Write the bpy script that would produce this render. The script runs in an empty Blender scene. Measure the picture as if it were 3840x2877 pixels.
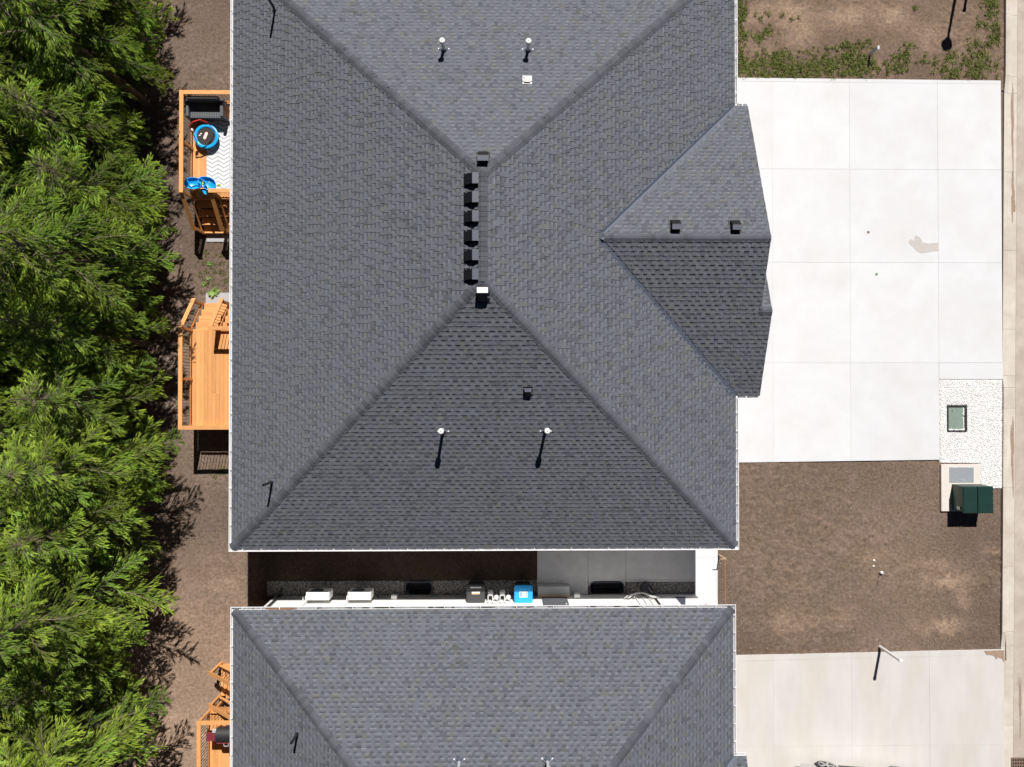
import bpy, bmesh, math, random
import numpy as np
from mathutils import Vector, Matrix, Quaternion

rnd = random.Random(7)
nrg = np.random.default_rng(11)
SC = bpy.context.scene
COL = SC.collection
R = math.radians

# ------------------------------------------------------------------ camera
CAM_H = 27.15                      # metres above the ground
FPX, CX, CY = 2663.0, 1920.0, 1438.5
TX, TY, RZ = 0.00927, -0.0151, -0.00011
ROT = (Matrix.Rotation(TX, 3, 'X') @ Matrix.Rotation(TY, 3, 'Y') @ Matrix.Rotation(RZ, 3, 'Z'))
cd = bpy.data.cameras.new('camera')
cd.sensor_fit = 'HORIZONTAL'; cd.sensor_width = 36.0; cd.lens = 36.0 * FPX / 3840.0
cd.clip_start = 0.5; cd.clip_end = 1500
cam = bpy.data.objects.new('camera', cd); COL.objects.link(cam)
cam.matrix_world = Matrix.Translation((0, 0, CAM_H)) @ ROT.to_4x4()
SC.camera = cam

# ------------------------------------------------------------------ sky and sun
SUN_EL, SUN_AZ = R(48.5), R(10.8)   # sun stands north (+Y), a little east
SDIR = Vector((math.sin(SUN_AZ) * math.cos(SUN_EL), math.cos(SUN_AZ) * math.cos(SUN_EL), math.sin(SUN_EL)))
w = bpy.data.worlds.new('World'); SC.world = w; w.use_nodes = True
nt = w.node_tree
sky = nt.nodes.new('ShaderNodeTexSky'); sky.sky_type = 'NISHITA'; sky.sun_disc = False
sky.sun_elevation = SUN_EL; sky.sun_rotation = SUN_AZ; sky.air_density = 0.2; sky.dust_density = 0.05
bg = nt.nodes['Background']; bg.inputs['Strength'].default_value = 0.05
nt.links.new(sky.outputs[0], bg.inputs['Color'])
sl = bpy.data.lights.new('sun', 'SUN'); sl.energy = 5.0; sl.angle = R(0.5); sl.color = (1.0, 0.965, 0.925)
so = bpy.data.objects.new('sun', sl); COL.objects.link(so)
so.rotation_euler = (-SDIR).to_track_quat('-Z', 'Y').to_euler(); so.location = (6, 30, 40)
SC.view_settings.view_transform = 'Standard'; SC.view_settings.look = 'None'
SC.view_settings.exposure = 0.25; SC.view_settings.gamma = 1.0


def P(px, py, z=0.0):
    """photo pixel -> world x,y on the level plane at height z"""
    d = ROT @ Vector(((px - CX) / FPX, -(py - CY) / FPX, -1.0))
    k = (CAM_H - z) / -d.z
    return Vector((d.x * k, d.y * k, z))


# ------------------------------------------------------------------ materials
def mat(name, col, rough=0.7, metal=0.0, spec=0.5, noise=0.0, nscale=8.0, ndetail=4.0, bump=0.0, bscale=60.0,
        attr=False, orand=0.0, stretch=None, tint=None, tamt=0.0, tscale=1.5, transl=0.0, coat=0.0):
    m = bpy.data.materials.new(name); m.use_nodes = True
    t = m.node_tree; N = t.nodes; L = t.links
    b = N['Principled BSDF']
    b.inputs['Roughness'].default_value = rough; b.inputs['Metallic'].default_value = metal
    b.inputs['Specular IOR Level'].default_value = spec
    if coat: b.inputs['Coat Weight'].default_value = coat
    tc = N.new('ShaderNodeTexCoord'); vec = tc.outputs['Object']
    if stretch:
        mp = N.new('ShaderNodeMapping'); mp.inputs['Scale'].default_value = stretch
        L.new(vec, mp.inputs['Vector']); vec = mp.outputs[0]
    rgb = N.new('ShaderNodeRGB'); rgb.outputs[0].default_value = (*col, 1); cur = rgb.outputs[0]
    if attr:
        a = N.new('ShaderNodeAttribute'); a.attribute_name = 'Col'
        mx = N.new('ShaderNodeMix'); mx.data_type = 'RGBA'; mx.blend_type = 'MULTIPLY'; mx.inputs[0].default_value = 1
        L.new(cur, mx.inputs[6]); L.new(a.outputs['Color'], mx.inputs[7]); cur = mx.outputs[2]
    if tint:
        nz = N.new('ShaderNodeTexNoise'); nz.inputs['Scale'].default_value = tscale; nz.inputs['Detail'].default_value = 5
        nz.inputs['Roughness'].default_value = 0.65
        L.new(vec, nz.inputs['Vector'])
        rp = N.new('ShaderNodeMapRange'); rp.inputs[1].default_value = .42; rp.inputs[2].default_value = .68
        rp.inputs[4].default_value = tamt
        L.new(nz.outputs[0], rp.inputs[0])
        mx = N.new('ShaderNodeMix'); mx.data_type = 'RGBA'
        L.new(rp.outputs[0], mx.inputs[0]); L.new(cur, mx.inputs[6]); mx.inputs[7].default_value = (*tint, 1); cur = mx.outputs[2]
    val = None
    if noise:
        nz = N.new('ShaderNodeTexNoise'); nz.inputs['Scale'].default_value = nscale; nz.inputs['Detail'].default_value = ndetail
        nz.inputs['Roughness'].default_value = 0.6
        L.new(vec, nz.inputs['Vector'])
        rp = N.new('ShaderNodeMapRange'); rp.inputs[1].default_value = .25; rp.inputs[2].default_value = .75
        rp.inputs[3].default_value = 1 - noise; rp.inputs[4].default_value = 1 + noise
        L.new(nz.outputs[0], rp.inputs[0]); val = rp.outputs[0]
    if orand:
        oi = N.new('ShaderNodeObjectInfo')
        rp = N.new('ShaderNodeMapRange'); rp.inputs[3].default_value = 1 - orand; rp.inputs[4].default_value = 1 + orand
        L.new(oi.outputs['Random'], rp.inputs[0])
        if val:
            ml = N.new('ShaderNodeMath'); ml.operation = 'MULTIPLY'
            L.new(val, ml.inputs[0]); L.new(rp.outputs[0], ml.inputs[1]); val = ml.outputs[0]
        else: val = rp.outputs[0]
    if val:
        hs = N.new('ShaderNodeHueSaturation'); L.new(val, hs.inputs['Value']); L.new(cur, hs.inputs['Color']); cur = hs.outputs[0]
    L.new(cur, b.inputs['Base Color'])
    if bump:
        nz = N.new('ShaderNodeTexNoise'); nz.inputs['Scale'].default_value = bscale; nz.inputs['Detail'].default_value = 4
        L.new(vec, nz.inputs['Vector'])
        bp = N.new('ShaderNodeBump'); bp.inputs['Strength'].default_value = bump; bp.inputs['Distance'].default_value = 0.02
        L.new(nz.outputs[0], bp.inputs['Height']); L.new(bp.outputs[0], b.inputs['Normal'])
    if transl:
        tr = N.new('ShaderNodeBsdfTranslucent'); L.new(cur, tr.inputs['Color'])
        ms = N.new('ShaderNodeMixShader'); ms.inputs[0].default_value = transl
        L.new(b.outputs[0], ms.inputs[1]); L.new(tr.outputs[0], ms.inputs[2])
        L.new(ms.outputs[0], N['Material Output'].inputs['Surface'])
    return m


M = {}
M['shingle'] = mat('asphalt_shingle', (0.123, 0.130, 0.147), .92, spec=.25, attr=True, noise=.20, nscale=55, bump=.25, bscale=160)
M['underlay'] = mat('roof_deck', (0.06, 0.062, 0.07), .95)
M['white'] = mat('white_aluminium', (0.80, 0.80, 0.80), .35, noise=.04, nscale=6)
M['gutter'] = mat('gutter_white', (0.84, 0.84, 0.85), .35, noise=.04, nscale=3.0)
M['siding'] = mat('white_siding', (0.88, 0.87, 0.85), .6, noise=.03, nscale=5)
M['soffit'] = mat('soffit', (0.62, 0.62, 0.62), .6)
M['foundation'] = mat('foundation_concrete', (0.34, 0.34, 0.345), .85, noise=.12, nscale=5, bump=.1)
M['darkmetal'] = mat('black_vent_metal', (0.010, 0.0105, 0.013), .5, spec=.3, noise=.1)
M['ventgrey'] = mat('grey_vent_top', (0.085, 0.093, 0.125), .45, noise=.12, nscale=9)
M['galv'] = mat('galvanised_steel', (0.60, 0.62, 0.65), .4, metal=.25, noise=.12, nscale=20)
M['blackpipe'] = mat('black_plastic_pipe', (0.02, 0.02, 0.021), .5)
M['blackrod'] = mat('black_rod', (0.018, 0.018, 0.018), .5)
M['flash'] = mat('valley_metal', (0.07, 0.085, 0.125), .5, metal=.2, noise=.1)
M['bluegrey'] = mat('valley_membrane', (0.11, 0.125, 0.16), .8, noise=.1)
M['concA'] = mat('driveway_concrete', (0.655, 0.66, 0.672), .85, noise=.035, nscale=1.3, ndetail=8, orand=.02,
                 tint=(.59, .58, .57), tamt=.5, tscale=.55, bump=.06, bscale=120)
M['concB'] = mat('driveway_concrete_beige', (0.565, 0.545, 0.52), .85, noise=.06, nscale=1.1, ndetail=8, orand=.02,
                 tint=(.53, .47, .405), tamt=.6, tscale=.5, bump=.06, bscale=120, stretch=(1.6, .5, 1))
M['joint'] = mat('joint_dark', (0.58, 0.575, 0.57), .9)
M['walk'] = mat('walkway_concrete', (0.50, 0.50, 0.505), .8, noise=.11, nscale=2.2, ndetail=8, bump=.06, bscale=90, tint=(.42, .42, .42), tamt=.5, tscale=1.4)
M['curb'] = mat('curb_concrete', (0.58, 0.53, 0.46), .85, noise=.08, nscale=3, orand=.04, tint=(.42, .34, .27), tamt=.55, tscale=.8, bump=.1)
M['road'] = mat('dusty_road', (0.43, 0.365, 0.305), .9, noise=.14, nscale=2.0, ndetail=8, tint=(.54, .485, .43), tamt=.8, tscale=.7, bump=.15, bscale=90)
M['slabgrey'] = mat('patio_slab', (0.42, 0.41, 0.405), .85, noise=.06, nscale=6, bump=.1)
M['ground'] = mat('ground_soil', (0.15, 0.105, 0.078), .95, noise=.3, nscale=1.5, ndetail=8, bump=.4, bscale=25)
M['soil'] = mat('loose_soil', (0.158, 0.112, 0.084), .95, spec=.2, attr=True, noise=.42, nscale=10, ndetail=10, bump=.8, bscale=45)
M['pebble'] = mat('pebble', (0.5, 0.5, 0.5), .85, attr=True)
M['whitestone'] = mat('white_stone', (0.84, 0.835, 0.825), .8, attr=True)
M['greystone'] = mat('grey_stone', (0.20, 0.195, 0.19), .85, attr=True)
M['gravelbed'] = mat('gravel_bed', (0.80, 0.79, 0.77), .95, noise=.15, nscale=30)
M['greybed'] = mat('grey_gravel_bed', (0.09, 0.088, 0.085), .95, noise=.3, nscale=40)
for ax, st in (('x', (1.2, 16, 16)), ('y', (16, 1.2, 16)), ('z', (16, 16, 1.2))):
    M['wood_' + ax] = mat('cedar_wood_' + ax, (0.70, 0.33, 0.115), .7, noise=.16, nscale=2.2, ndetail=6, orand=.16, stretch=st,
                          tint=(.56, .27, .105), tamt=.40, tscale=1.2)
M['foliage'] = mat('needles', (0.245, 0.372, 0.054), .6, spec=.3, attr=True, transl=.2)
M['bark'] = mat('bark', (0.20, 0.155, 0.12), .9, noise=.3, nscale=12, attr=True)
M['grass'] = mat('weed_leaf', (0.125, 0.165, 0.054), .7, spec=.2, attr=True, transl=.25)
M['tgreen'] = mat('transformer_green', (0.012, 0.038, 0.031), .38, noise=.12, nscale=4)
M['sage'] = mat('sage_lid', (0.20, 0.265, 0.22), .6, noise=.12, nscale=9)
M['hatch'] = mat('steel_hatch', (0.36, 0.39, 0.42), .5, metal=.35, noise=.08, nscale=14, bump=.08, bscale=80)
M['padconc'] = mat('pad_concrete', (0.66, 0.61, 0.55), .85, noise=.05, nscale=5)
M['bluep'] = mat('blue_plastic', (0.01, 0.37, 0.84), .35, noise=.03)
M['binblue'] = mat('blue_bin', (0.01, 0.36, 0.80), .4, noise=.05)
M['binblack'] = mat('black_bin', (0.045, 0.045, 0.048), .45, noise=.1)
M['bindark'] = mat('bin_body', (0.02, 0.022, 0.03), .5)
M['paper'] = mat('label_paper', (0.8, 0.76, 0.68), .6)
M['paperorange'] = mat('label_orange', (0.75, 0.33, 0.16), .6)
M['paperblue'] = mat('label_blue', (0.28, 0.36, 0.62), .6)
M['charcoal'] = mat('charcoal_resin', (0.095, 0.10, 0.112), .6, noise=.08, nscale=20)
M['charcoal2'] = mat('charcoal_slats', (0.115, 0.12, 0.132), .6, noise=.1, nscale=20)
M['red'] = mat('red_paint', (0.62, 0.035, 0.03), .4)
M['limeplastic'] = mat('lime_plastic', (0.36, 0.48, 0.03), .4)
M['mesh'] = mat('black_mat', (0.03, 0.028, 0.027), .8)
M['greymeter'] = mat('meter_grey', (0.62, 0.62, 0.61), .45, noise=.05)
M['acwhite'] = mat('unit_white', (0.80, 0.79, 0.77), .45)
M['glass'] = mat('dark_glass', (0.02, 0.025, 0.03), .06, spec=.7)
M['paint_silver'] = mat('silver_car_paint', (0.55, 0.555, 0.56), .28, metal=.6, coat=1.0)
M['rubber'] = mat('tyre_rubber', (0.028, 0.028, 0.03), .75, bump=.1)
M['alloy'] = mat('alloy_rim', (0.62, 0.62, 0.63), .25, metal=.9)
M['trim'] = mat('black_trim', (0.025, 0.025, 0.025), .55)
M['lampred'] = mat('tail_lamp', (0.45, 0.02, 0.02), .2)
M['lampclear'] = mat('head_lamp', (0.75, 0.76, 0.78), .1)
M['rust'] = mat('rusty_iron', (0.21, 0.135, 0.10), .8, noise=.3, nscale=12, bump=.2)
M['dark'] = mat('dark_void', (0.01, 0.01, 0.01), .9)
M['pvc'] = mat('white_pvc', (0.80, 0.80, 0.79), .4)
M['orange'] = mat('orange_string', (0.75, 0.22, 0.13), .6)
M['stakewood'] = mat('stake_wood', (0.68, 0.47, 0.30), .8, noise=.1, nscale=15)
M['damp'] = mat('damp_concrete', (0.50, 0.465, 0.44), .5, noise=.05, nscale=4)
M['burg'] = mat('burgundy_enamel', (0.20, 0.035, 0.05), .3, noise=.05, coat=.5)
M['leafgreen'] = mat('broad_leaf', (0.20, 0.30, 0.08), .6, attr=True, transl=.2)
M['yellow'] = mat('yellow_ball', (0.75, 0.72, 0.08), .5)
M['dirt'] = mat('tracked_dirt', (0.33, 0.235, 0.175), .95, noise=.2, nscale=12)
M['leafbrown'] = mat('leaf_litter', (0.10, 0.085, 0.065), .95, noise=.4, nscale=30)
M['orangeleaf'] = mat('wood_debris', (0.5, 0.25, 0.13), .9, noise=.2, nscale=20)


def rug_material():
    m = bpy.data.materials.new('chevron_rug'); m.use_nodes = True
    t = m.node_tree; N = t.nodes; L = t.links; b = N['Principled BSDF']; b.inputs['Roughness'].default_value = .9
    tc = N.new('ShaderNodeTexCoord'); sx = N.new('ShaderNodeSeparateXYZ'); L.new(tc.outputs['Object'], sx.inputs[0])
    def mth(op, a, c=None):
        n = N.new('ShaderNodeMath'); n.operation = op
        for i, q in enumerate((a, c)):
            if q is None: continue
            if isinstance(q, (int, float)): n.inputs[i].default_value = q
            else: L.new(q, n.inputs[i])
        return n.outputs[0]
    pp = mth('PINGPONG', sx.outputs[0], .21)                   # zigzag across the width
    v = mth('ADD', sx.outputs[1], mth('MULTIPLY', pp, .62))
    fr = mth('FRACT', mth('DIVIDE', v, .152))
    stripe = mth('GREATER_THAN', fr, .60)
    e = mth('LESS_THAN', mth('ABSOLUTE', mth('SUBTRACT', pp, .105)), .0)
    seam = mth('LESS_THAN', mth('PINGPONG', sx.outputs[0], .21), .012)
    k = mth('MAXIMUM', stripe, seam)
    mx = N.new('ShaderNodeMix'); mx.data_type = 'RGBA'; L.new(k, mx.inputs[0])
    mx.inputs[6].default_value = (.80, .80, .80, 1); mx.inputs[7].default_value = (.42, .43, .44, 1)
    L.new(mx.outputs[2], b.inputs['Base Color']); return m


M['rug'] = rug_material()

# ------------------------------------------------------------------ mesh helpers
WLOC = {}


class MB:
    def __init__(s): s.v = []; s.f = []; s.c = []; s.hasc = False
    def add(s, vs, fs, col=None):
        o = len(s.v); s.v.extend([tuple(q) for q in vs]); s.f.extend([tuple(o + i for i in q) for q in fs])
        if col is not None:
            s.hasc = True
            if isinstance(col, tuple): s.c.extend([col] * len(vs))
            else: s.c.extend(col)
        else: s.c.extend([(1, 1, 1)] * len(vs))
        return s
    def box(s, x0, x1, y0, y1, z0, z1, col=None, ch=0.0):
        if x0 > x1: x0, x1 = x1, x0
        if y0 > y1: y0, y1 = y1, y0
        if ch:
            vs = []
            for z, i in ((z0, 0), (z1 - ch, 0), (z1, ch)):
                vs += [(x0 + i, y0 + i, z), (x1 - i, y0 + i, z), (x1 - i, y1 - i, z), (x0 + i, y1 - i, z)]
            fs = [(3, 2, 1, 0), (8, 9, 10, 11)]
            for r in (0, 4):
                for k in range(4): fs.append((r + k, r + (k + 1) % 4, r + 4 + (k + 1) % 4, r + 4 + k))
            return s.add(vs, fs, col)
        vs = [(x0, y0, z0), (x1, y0, z0), (x1, y1, z0), (x0, y1, z0), (x0, y0, z1), (x1, y0, z1), (x1, y1, z1), (x0, y1, z1)]
        return s.add(vs, [(3, 2, 1, 0), (4, 5, 6, 7), (0, 1, 5, 4), (1, 2, 6, 5), (2, 3, 7, 6), (3, 0, 4, 7)], col)
    def beam(s, p, q, wd, ht, up=(0, 0, 1), col=None):
        p = Vector(p); q = Vector(q); d = (q - p).normalized(); up = Vector(up)
        a = d.cross(up)
        if a.length < 1e-4: a = d.cross(Vector((1, 0, 0)))
        a.normalize(); b = a.cross(d).normalized(); a *= wd / 2; b *= ht / 2
        vs = [p - a - b, p + a - b, p + a + b, p - a + b, q - a - b, q + a - b, q + a + b, q - a + b]
        return s.add(vs, [(3, 2, 1, 0), (4, 5, 6, 7), (0, 1, 5, 4), (1, 2, 6, 5), (2, 3, 7, 6), (3, 0, 4, 7)], col)
    def tube(s, pts, r, n=8, col=None, cap=True):
        pts = [Vector(q) for q in pts]; k = len(pts); rs = r if isinstance(r, (list, tuple)) else [r] * k
        vs = []; fs = []; pa = None
        for i, q in enumerate(pts):
            d = (pts[min(i + 1, k - 1)] - pts[max(i - 1, 0)]).normalized()
            if pa is None:
                a = d.cross(Vector((0, 0, 1)))
                if a.length < 1e-3: a = d.cross(Vector((1, 0, 0)))
            else:
                a = pa - d * pa.dot(d)
                if a.length < 1e-4: a = d.cross(Vector((1, 0, 0)))
            a.normalize(); pa = a; b = d.cross(a)
            for j in range(n):
                t = 2 * math.pi * j / n
                vs.append(q + (a * math.cos(t) + b * math.sin(t)) * rs[i])
        for i in range(k - 1):
            for j in range(n): fs.append((i * n + j, i * n + (j + 1) % n, (i + 1) * n + (j + 1) % n, (i + 1) * n + j))
        if cap: fs.append(tuple(range(n - 1, -1, -1))); fs.append(tuple((k - 1) * n + j for j in range(n)))
        return s.add(vs, fs, col)
    def lathe(s, c, prof, n=16, col=None, axis='z', cap=True):
        vs = []; fs = []; c = Vector(c)
        for r, h in prof:
            for j in range(n):
                t = 2 * math.pi * j / n; a, b = r * math.cos(t), r * math.sin(t)
                vs.append(c + (Vector((a, b, h)) if axis == 'z' else Vector((a, h, b)) if axis == 'y' else Vector((h, a, b))))
        for i in range(len(prof) - 1):
            for j in range(n): fs.append((i * n + j, i * n + (j + 1) % n, (i + 1) * n + (j + 1) % n, (i + 1) * n + j))
        if cap: fs.append(tuple(range(n - 1, -1, -1))); fs.append(tuple((len(prof) - 1) * n + j for j in range(n)))
        return s.add(vs, fs, col)
    def prism(s, poly, z0, z1, col=None, axis='z'):
        n = len(poly)
        def m(a, b, h): return (a, b, h) if axis == 'z' else (a, h, b)
        vs = [m(a, b, z0) for a, b in poly] + [m(a, b, z1) for a, b in poly]
        fs = [tuple(range(n - 1, -1, -1)), tuple(range(n, 2 * n))] + [(i, (i + 1) % n, n + (i + 1) % n, n + i) for i in range(n)]
        return s.add(vs, fs, col)
    def build(s, name, m, parent=None, origin=None, smooth=False, **tags):
        if origin is None: origin = WLOC[parent.name] if parent else (0, 0, 0)
        ox, oy, oz = origin
        me = bpy.data.meshes.new(name)
        me.from_pydata([(a - ox, b - oy, c - oz) for a, b, c in s.v], [], s.f)
        if s.hasc:
            ca = me.color_attributes.new('Col', 'FLOAT_COLOR', 'POINT')
            ca.data.foreach_set('color', np.column_stack([np.array(s.c, dtype=np.float32), np.ones(len(s.c), np.float32)]).ravel())
        if isinstance(m, str): m = M[m]
        me.materials.append(m)
        bm = bmesh.new(); bm.from_mesh(me); bmesh.ops.recalc_face_normals(bm, faces=bm.faces); bm.to_mesh(me); bm.free()
        if smooth: me.polygons.foreach_set('use_smooth', [True] * len(me.polygons))
        return link(name, me, parent, origin, **tags)


def link(name, me, parent, origin, **tags):
    o = bpy.data.objects.new(name, me); COL.objects.link(o)
    pl = WLOC[parent.name] if parent else (0, 0, 0)
    o.parent = parent; o.location = tuple(a - b for a, b in zip(origin, pl))
    WLOC[o.name] = tuple(origin)
    for k, v in tags.items(): o[k] = v
    return o


def thing(name, loc, label, category, group=None):
    o = bpy.data.objects.new(name, None); COL.objects.link(o); o.location = loc; o.empty_display_size = .2
    WLOC[o.name] = tuple(loc); o['label'] = label; o['category'] = category
    if group: o['group'] = group
    return o


def npmesh(name, V, F, m, C=None, parent=None, origin=(0, 0, 0), smooth=False, **tags):
    """V (n,3) array, F (k,4) or (k,3) int array, C (n,3) colours"""
    V = np.asarray(V, np.float32) - np.array(origin, np.float32); F = np.asarray(F, np.int32); k, q = F.shape
    me = bpy.data.meshes.new(name)
    me.vertices.add(len(V)); me.vertices.foreach_set('co', V.ravel())
    me.loops.add(k * q); me.loops.foreach_set('vertex_index', F.ravel())
    me.polygons.add(k); me.polygons.foreach_set('loop_start', np.arange(0, k * q, q, dtype=np.int32))
    me.update(calc_edges=True)
    if C is not None:
        ca = me.color_attributes.new('Col', 'FLOAT_COLOR', 'POINT')
        ca.data.foreach_set('color', np.column_stack([C, np.ones(len(C))]).astype(np.float32).ravel())
    me.materials.append(M[m] if isinstance(m, str) else m)
    if smooth: me.polygons.foreach_set('use_smooth', np.ones(k, bool))
    return link(name, me, parent, origin, **tags)


def vnoise(nx, ny, cells, seed):
    """smooth value noise on a grid, cells across x"""
    g = np.random.default_rng(seed)
    cx_, cy_ = max(2, int(cells)), max(2, int(cells * ny / nx))
    a = g.random((cy_ + 2, cx_ + 2))
    x = np.linspace(0, cx_, nx, endpoint=False); y = np.linspace(0, cy_, ny, endpoint=False)
    xi = x.astype(int); yi = y.astype(int); xf = x - xi; yf = y - yi
    xf = xf * xf * (3 - 2 * xf); yf = (yf * yf * (3 - 2 * yf))[:, None]
    A = a[yi][:, xi]; B = a[yi][:, xi + 1]; C_ = a[yi + 1][:, xi]; D = a[yi + 1][:, xi + 1]
    return (A * (1 - xf) + B * xf) * (1 - yf) + (C_ * (1 - xf) + D * xf) * yf

# ------------------------------------------------------------------ ground
WELLS = [(-3.65, -2.62, -7.80, -7.28), (3.36, 4.70, -7.80, -7.32)]
gx = sorted([-220.0, 220.0] + [q for a in WELLS for q in a[:2]]); gy = [-220.0, -7.80, -7.32, -7.28, 220.0]
mb = MB()
for i in range(len(gx) - 1):
    for j in range(len(gy) - 1):
        mx_, my_ = (gx[i] + gx[i + 1]) / 2, (gy[j] + gy[j + 1]) / 2
        if any(a[0] < mx_ < a[1] and a[2] < my_ < a[3] for a in WELLS): continue
        mb.add([(gx[i], gy[j], 0), (gx[i + 1], gy[j], 0), (gx[i + 1], gy[j + 1], 0), (gx[i], gy[j + 1], 0)], [(0, 1, 2, 3)])
mb.build('ground', 'ground', kind='structure')


def soil_patch(x0, x1, y0, y1, step, seed, spots, base=(1, 1, 1), rough=1.0, shade=None, hole=None, dark=None):
    nx, ny = int((x1 - x0) / step), int((y1 - y0) / step)
    X, Y = np.meshgrid(np.linspace(x0, x1, nx), np.linspace(y0, y1, ny)); wd = x1 - x0
    n1 = vnoise(nx, ny, wd / 1.6, seed); n2 = vnoise(nx, ny, wd / .45, seed + 1); n3 = vnoise(nx, ny, wd / .16, seed + 2)
    n4 = np.random.default_rng(seed + 3).random((ny, nx)); n5 = vnoise(nx, ny, wd / 3.5, seed + 5)
    rg = np.clip((n1 - .35) * 2.6, .08, 1)
    n6 = vnoise(nx, ny, wd / .075, seed + 7)
    Z = np.minimum(.062, .004 + rough * (.012 * n1 + .014 * n2 + rg * (.030 * np.clip(n3 * 1.8 - .75, 0, 1) + .020 * np.clip(n6 * 1.6 - .6, 0, 1) + .003 * n4)))
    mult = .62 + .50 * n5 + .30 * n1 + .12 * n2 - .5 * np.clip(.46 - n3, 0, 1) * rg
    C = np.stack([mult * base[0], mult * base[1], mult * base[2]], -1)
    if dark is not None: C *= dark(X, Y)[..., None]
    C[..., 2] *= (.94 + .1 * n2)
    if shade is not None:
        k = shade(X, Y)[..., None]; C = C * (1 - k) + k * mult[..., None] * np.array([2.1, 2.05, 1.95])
    for (px, py, rx, ry, st) in spots:
        c = P(px, py); xj = (n2 - .5) * 1.1; yj = (n3 - .5) * .35
        k = np.exp(-(((X - c.x + xj * rx * .006) / (rx * .0102)) ** 2 + ((Y - c.y + yj) / (ry * .0102)) ** 2) * (1.1 - .9 * (n2 - .5) - .8 * (n1 - .5)))
        k = (np.clip(k * (1.05 - .5 * np.clip(n3 - .5, 0, 1)), 0, 1) * st)[..., None]
        C = C * (1 - k) + k * np.array([2.25, 2.25, 2.1]); Z = Z * (1 - .6 * k[..., 0])
    idx = np.arange(nx * ny).reshape(ny, nx)
    F = np.stack([idx[:-1, :-1], idx[:-1, 1:], idx[1:, 1:], idx[1:, :-1]], -1).reshape(-1, 4)
    V = np.stack([X, Y, Z], -1).reshape(-1, 3)
    if hole is not None:
        keep = ~hole(V[F].mean(1)); F = F[keep]
    return npmesh('soil', V, F, 'soil', C.reshape(-1, 3), smooth=True, kind='structure')


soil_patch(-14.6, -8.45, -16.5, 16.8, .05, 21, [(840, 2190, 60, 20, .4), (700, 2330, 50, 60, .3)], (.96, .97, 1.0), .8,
           shade=lambda X, Y: np.clip((-5.2 - Y) / 4.5, 0, 1) * .8 * np.clip((-8.9 - X) / .5, 0, 1), dark=lambda X, Y: 1 - .68 * np.clip((X + 9.75) / .25, 0, 1) * ((Y < -4.9) & (Y > -8)))  # dark mask paints the house shadow into the soil colour
soil_patch(8.0, 19.43, -10.4, -2.3, .045, 31,
           [(3550, 2175, 80, 24, .95), (3490, 2115, 70, 20, .5), (3540, 2350, 90, 30, .85), (2925, 2335, 30, 40, .35), (3280, 2085, 60, 26, .35),
            (3735, 2062, 28, 16, .7), (3620, 2250, 24, 40, .5), (3000, 2330, 90, 30, .25), (3150, 2310, 60, 30, .3)], rough=1.15)
soil_patch(7.9, 19.6, 11.6, 16.8, .045, 41,
           [(3180, 60, 70, 40, .8), (3350, 60, 60, 40, .75), (2950, 45, 90, 50, .8), (3010, 120, 50, 50, .6), (2820, 60, 40, 40, .6), (3480, 130, 60, 40, .4),
            (3300, 250, 50, 20, .45), (2850, 190, 50, 30, .4)], (1.0, .98, .95), .9)
inwell = lambda q: np.any([(q[:, 0] > a[0] - .03) & (q[:, 0] < a[1] + .03) & (q[:, 1] < a[3] + .03) for a in WELLS], axis=0)
soil_patch(-8.48, 1.6, -7.79, -4.6, .08, 51, [], (.30, .29, .29), hole=inwell)  # soil between the houses coloured darker, painting in the deep shade

ICO = np.array([(0, 0, 1)] + [(.894 * math.cos(t * 1.2566), .894 * math.sin(t * 1.2566), .447) for t in range(5)] +
               [(.894 * math.cos(t * 1.2566 + .628), .894 * math.sin(t * 1.2566 + .628), -.447) for t in range(5)] + [(0, 0, -1)])
ICF = np.array([(0, 1 + i, 1 + (i + 1) % 5) for i in range(5)] + [(1 + i, 6 + i, 1 + (i + 1) % 5) for i in range(5)] +
               [(1 + (i + 1) % 5, 6 + i, 6 + (i + 1) % 5) for i in range(5)] + [(11, 6 + (i + 1) % 5, 6 + i) for i in range(5)])


def stones(name, pts, size, m, col, seed, flat=.6, jit=.3, **tags):
    """pts (n,3); every stone a jittered icosahedron"""
    g = np.random.default_rng(seed); n = len(pts)
    sz = g.uniform(size[0], size[1], (n, 1, 1)) * g.uniform(.75, 1.25, (n, 1, 3))
    V = ICO[None] * (1 + g.uniform(-jit, jit, (n, 12, 1))) * sz
    V[..., 2] *= flat
    a = g.uniform(0, 6.28, n); c, s_ = np.cos(a)[:, None], np.sin(a)[:, None]
    x = V[..., 0] * c - V[..., 1] * s_; y = V[..., 0] * s_ + V[..., 1] * c
    tl = g.uniform(-.6, .6, (n, 1)); z = V[..., 2] + x * tl * .5
    V = np.stack([x, y, z], -1) + np.asarray(pts)[:, None, :]
    F = (ICF[None] + 12 * np.arange(n)[:, None, None]).reshape(-1, 3)
    C = np.repeat(col(g, n), 12, 0)
    return npmesh(name, V.reshape(-1, 3), F, m, C, **tags)


def greys(lo, hi, warm=(1, 1, 1)):
    return lambda g, n: g.uniform(lo, hi, (n, 1)) * np.array(warm)[None] * g.uniform(.96, 1.04, (n, 3))


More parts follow.
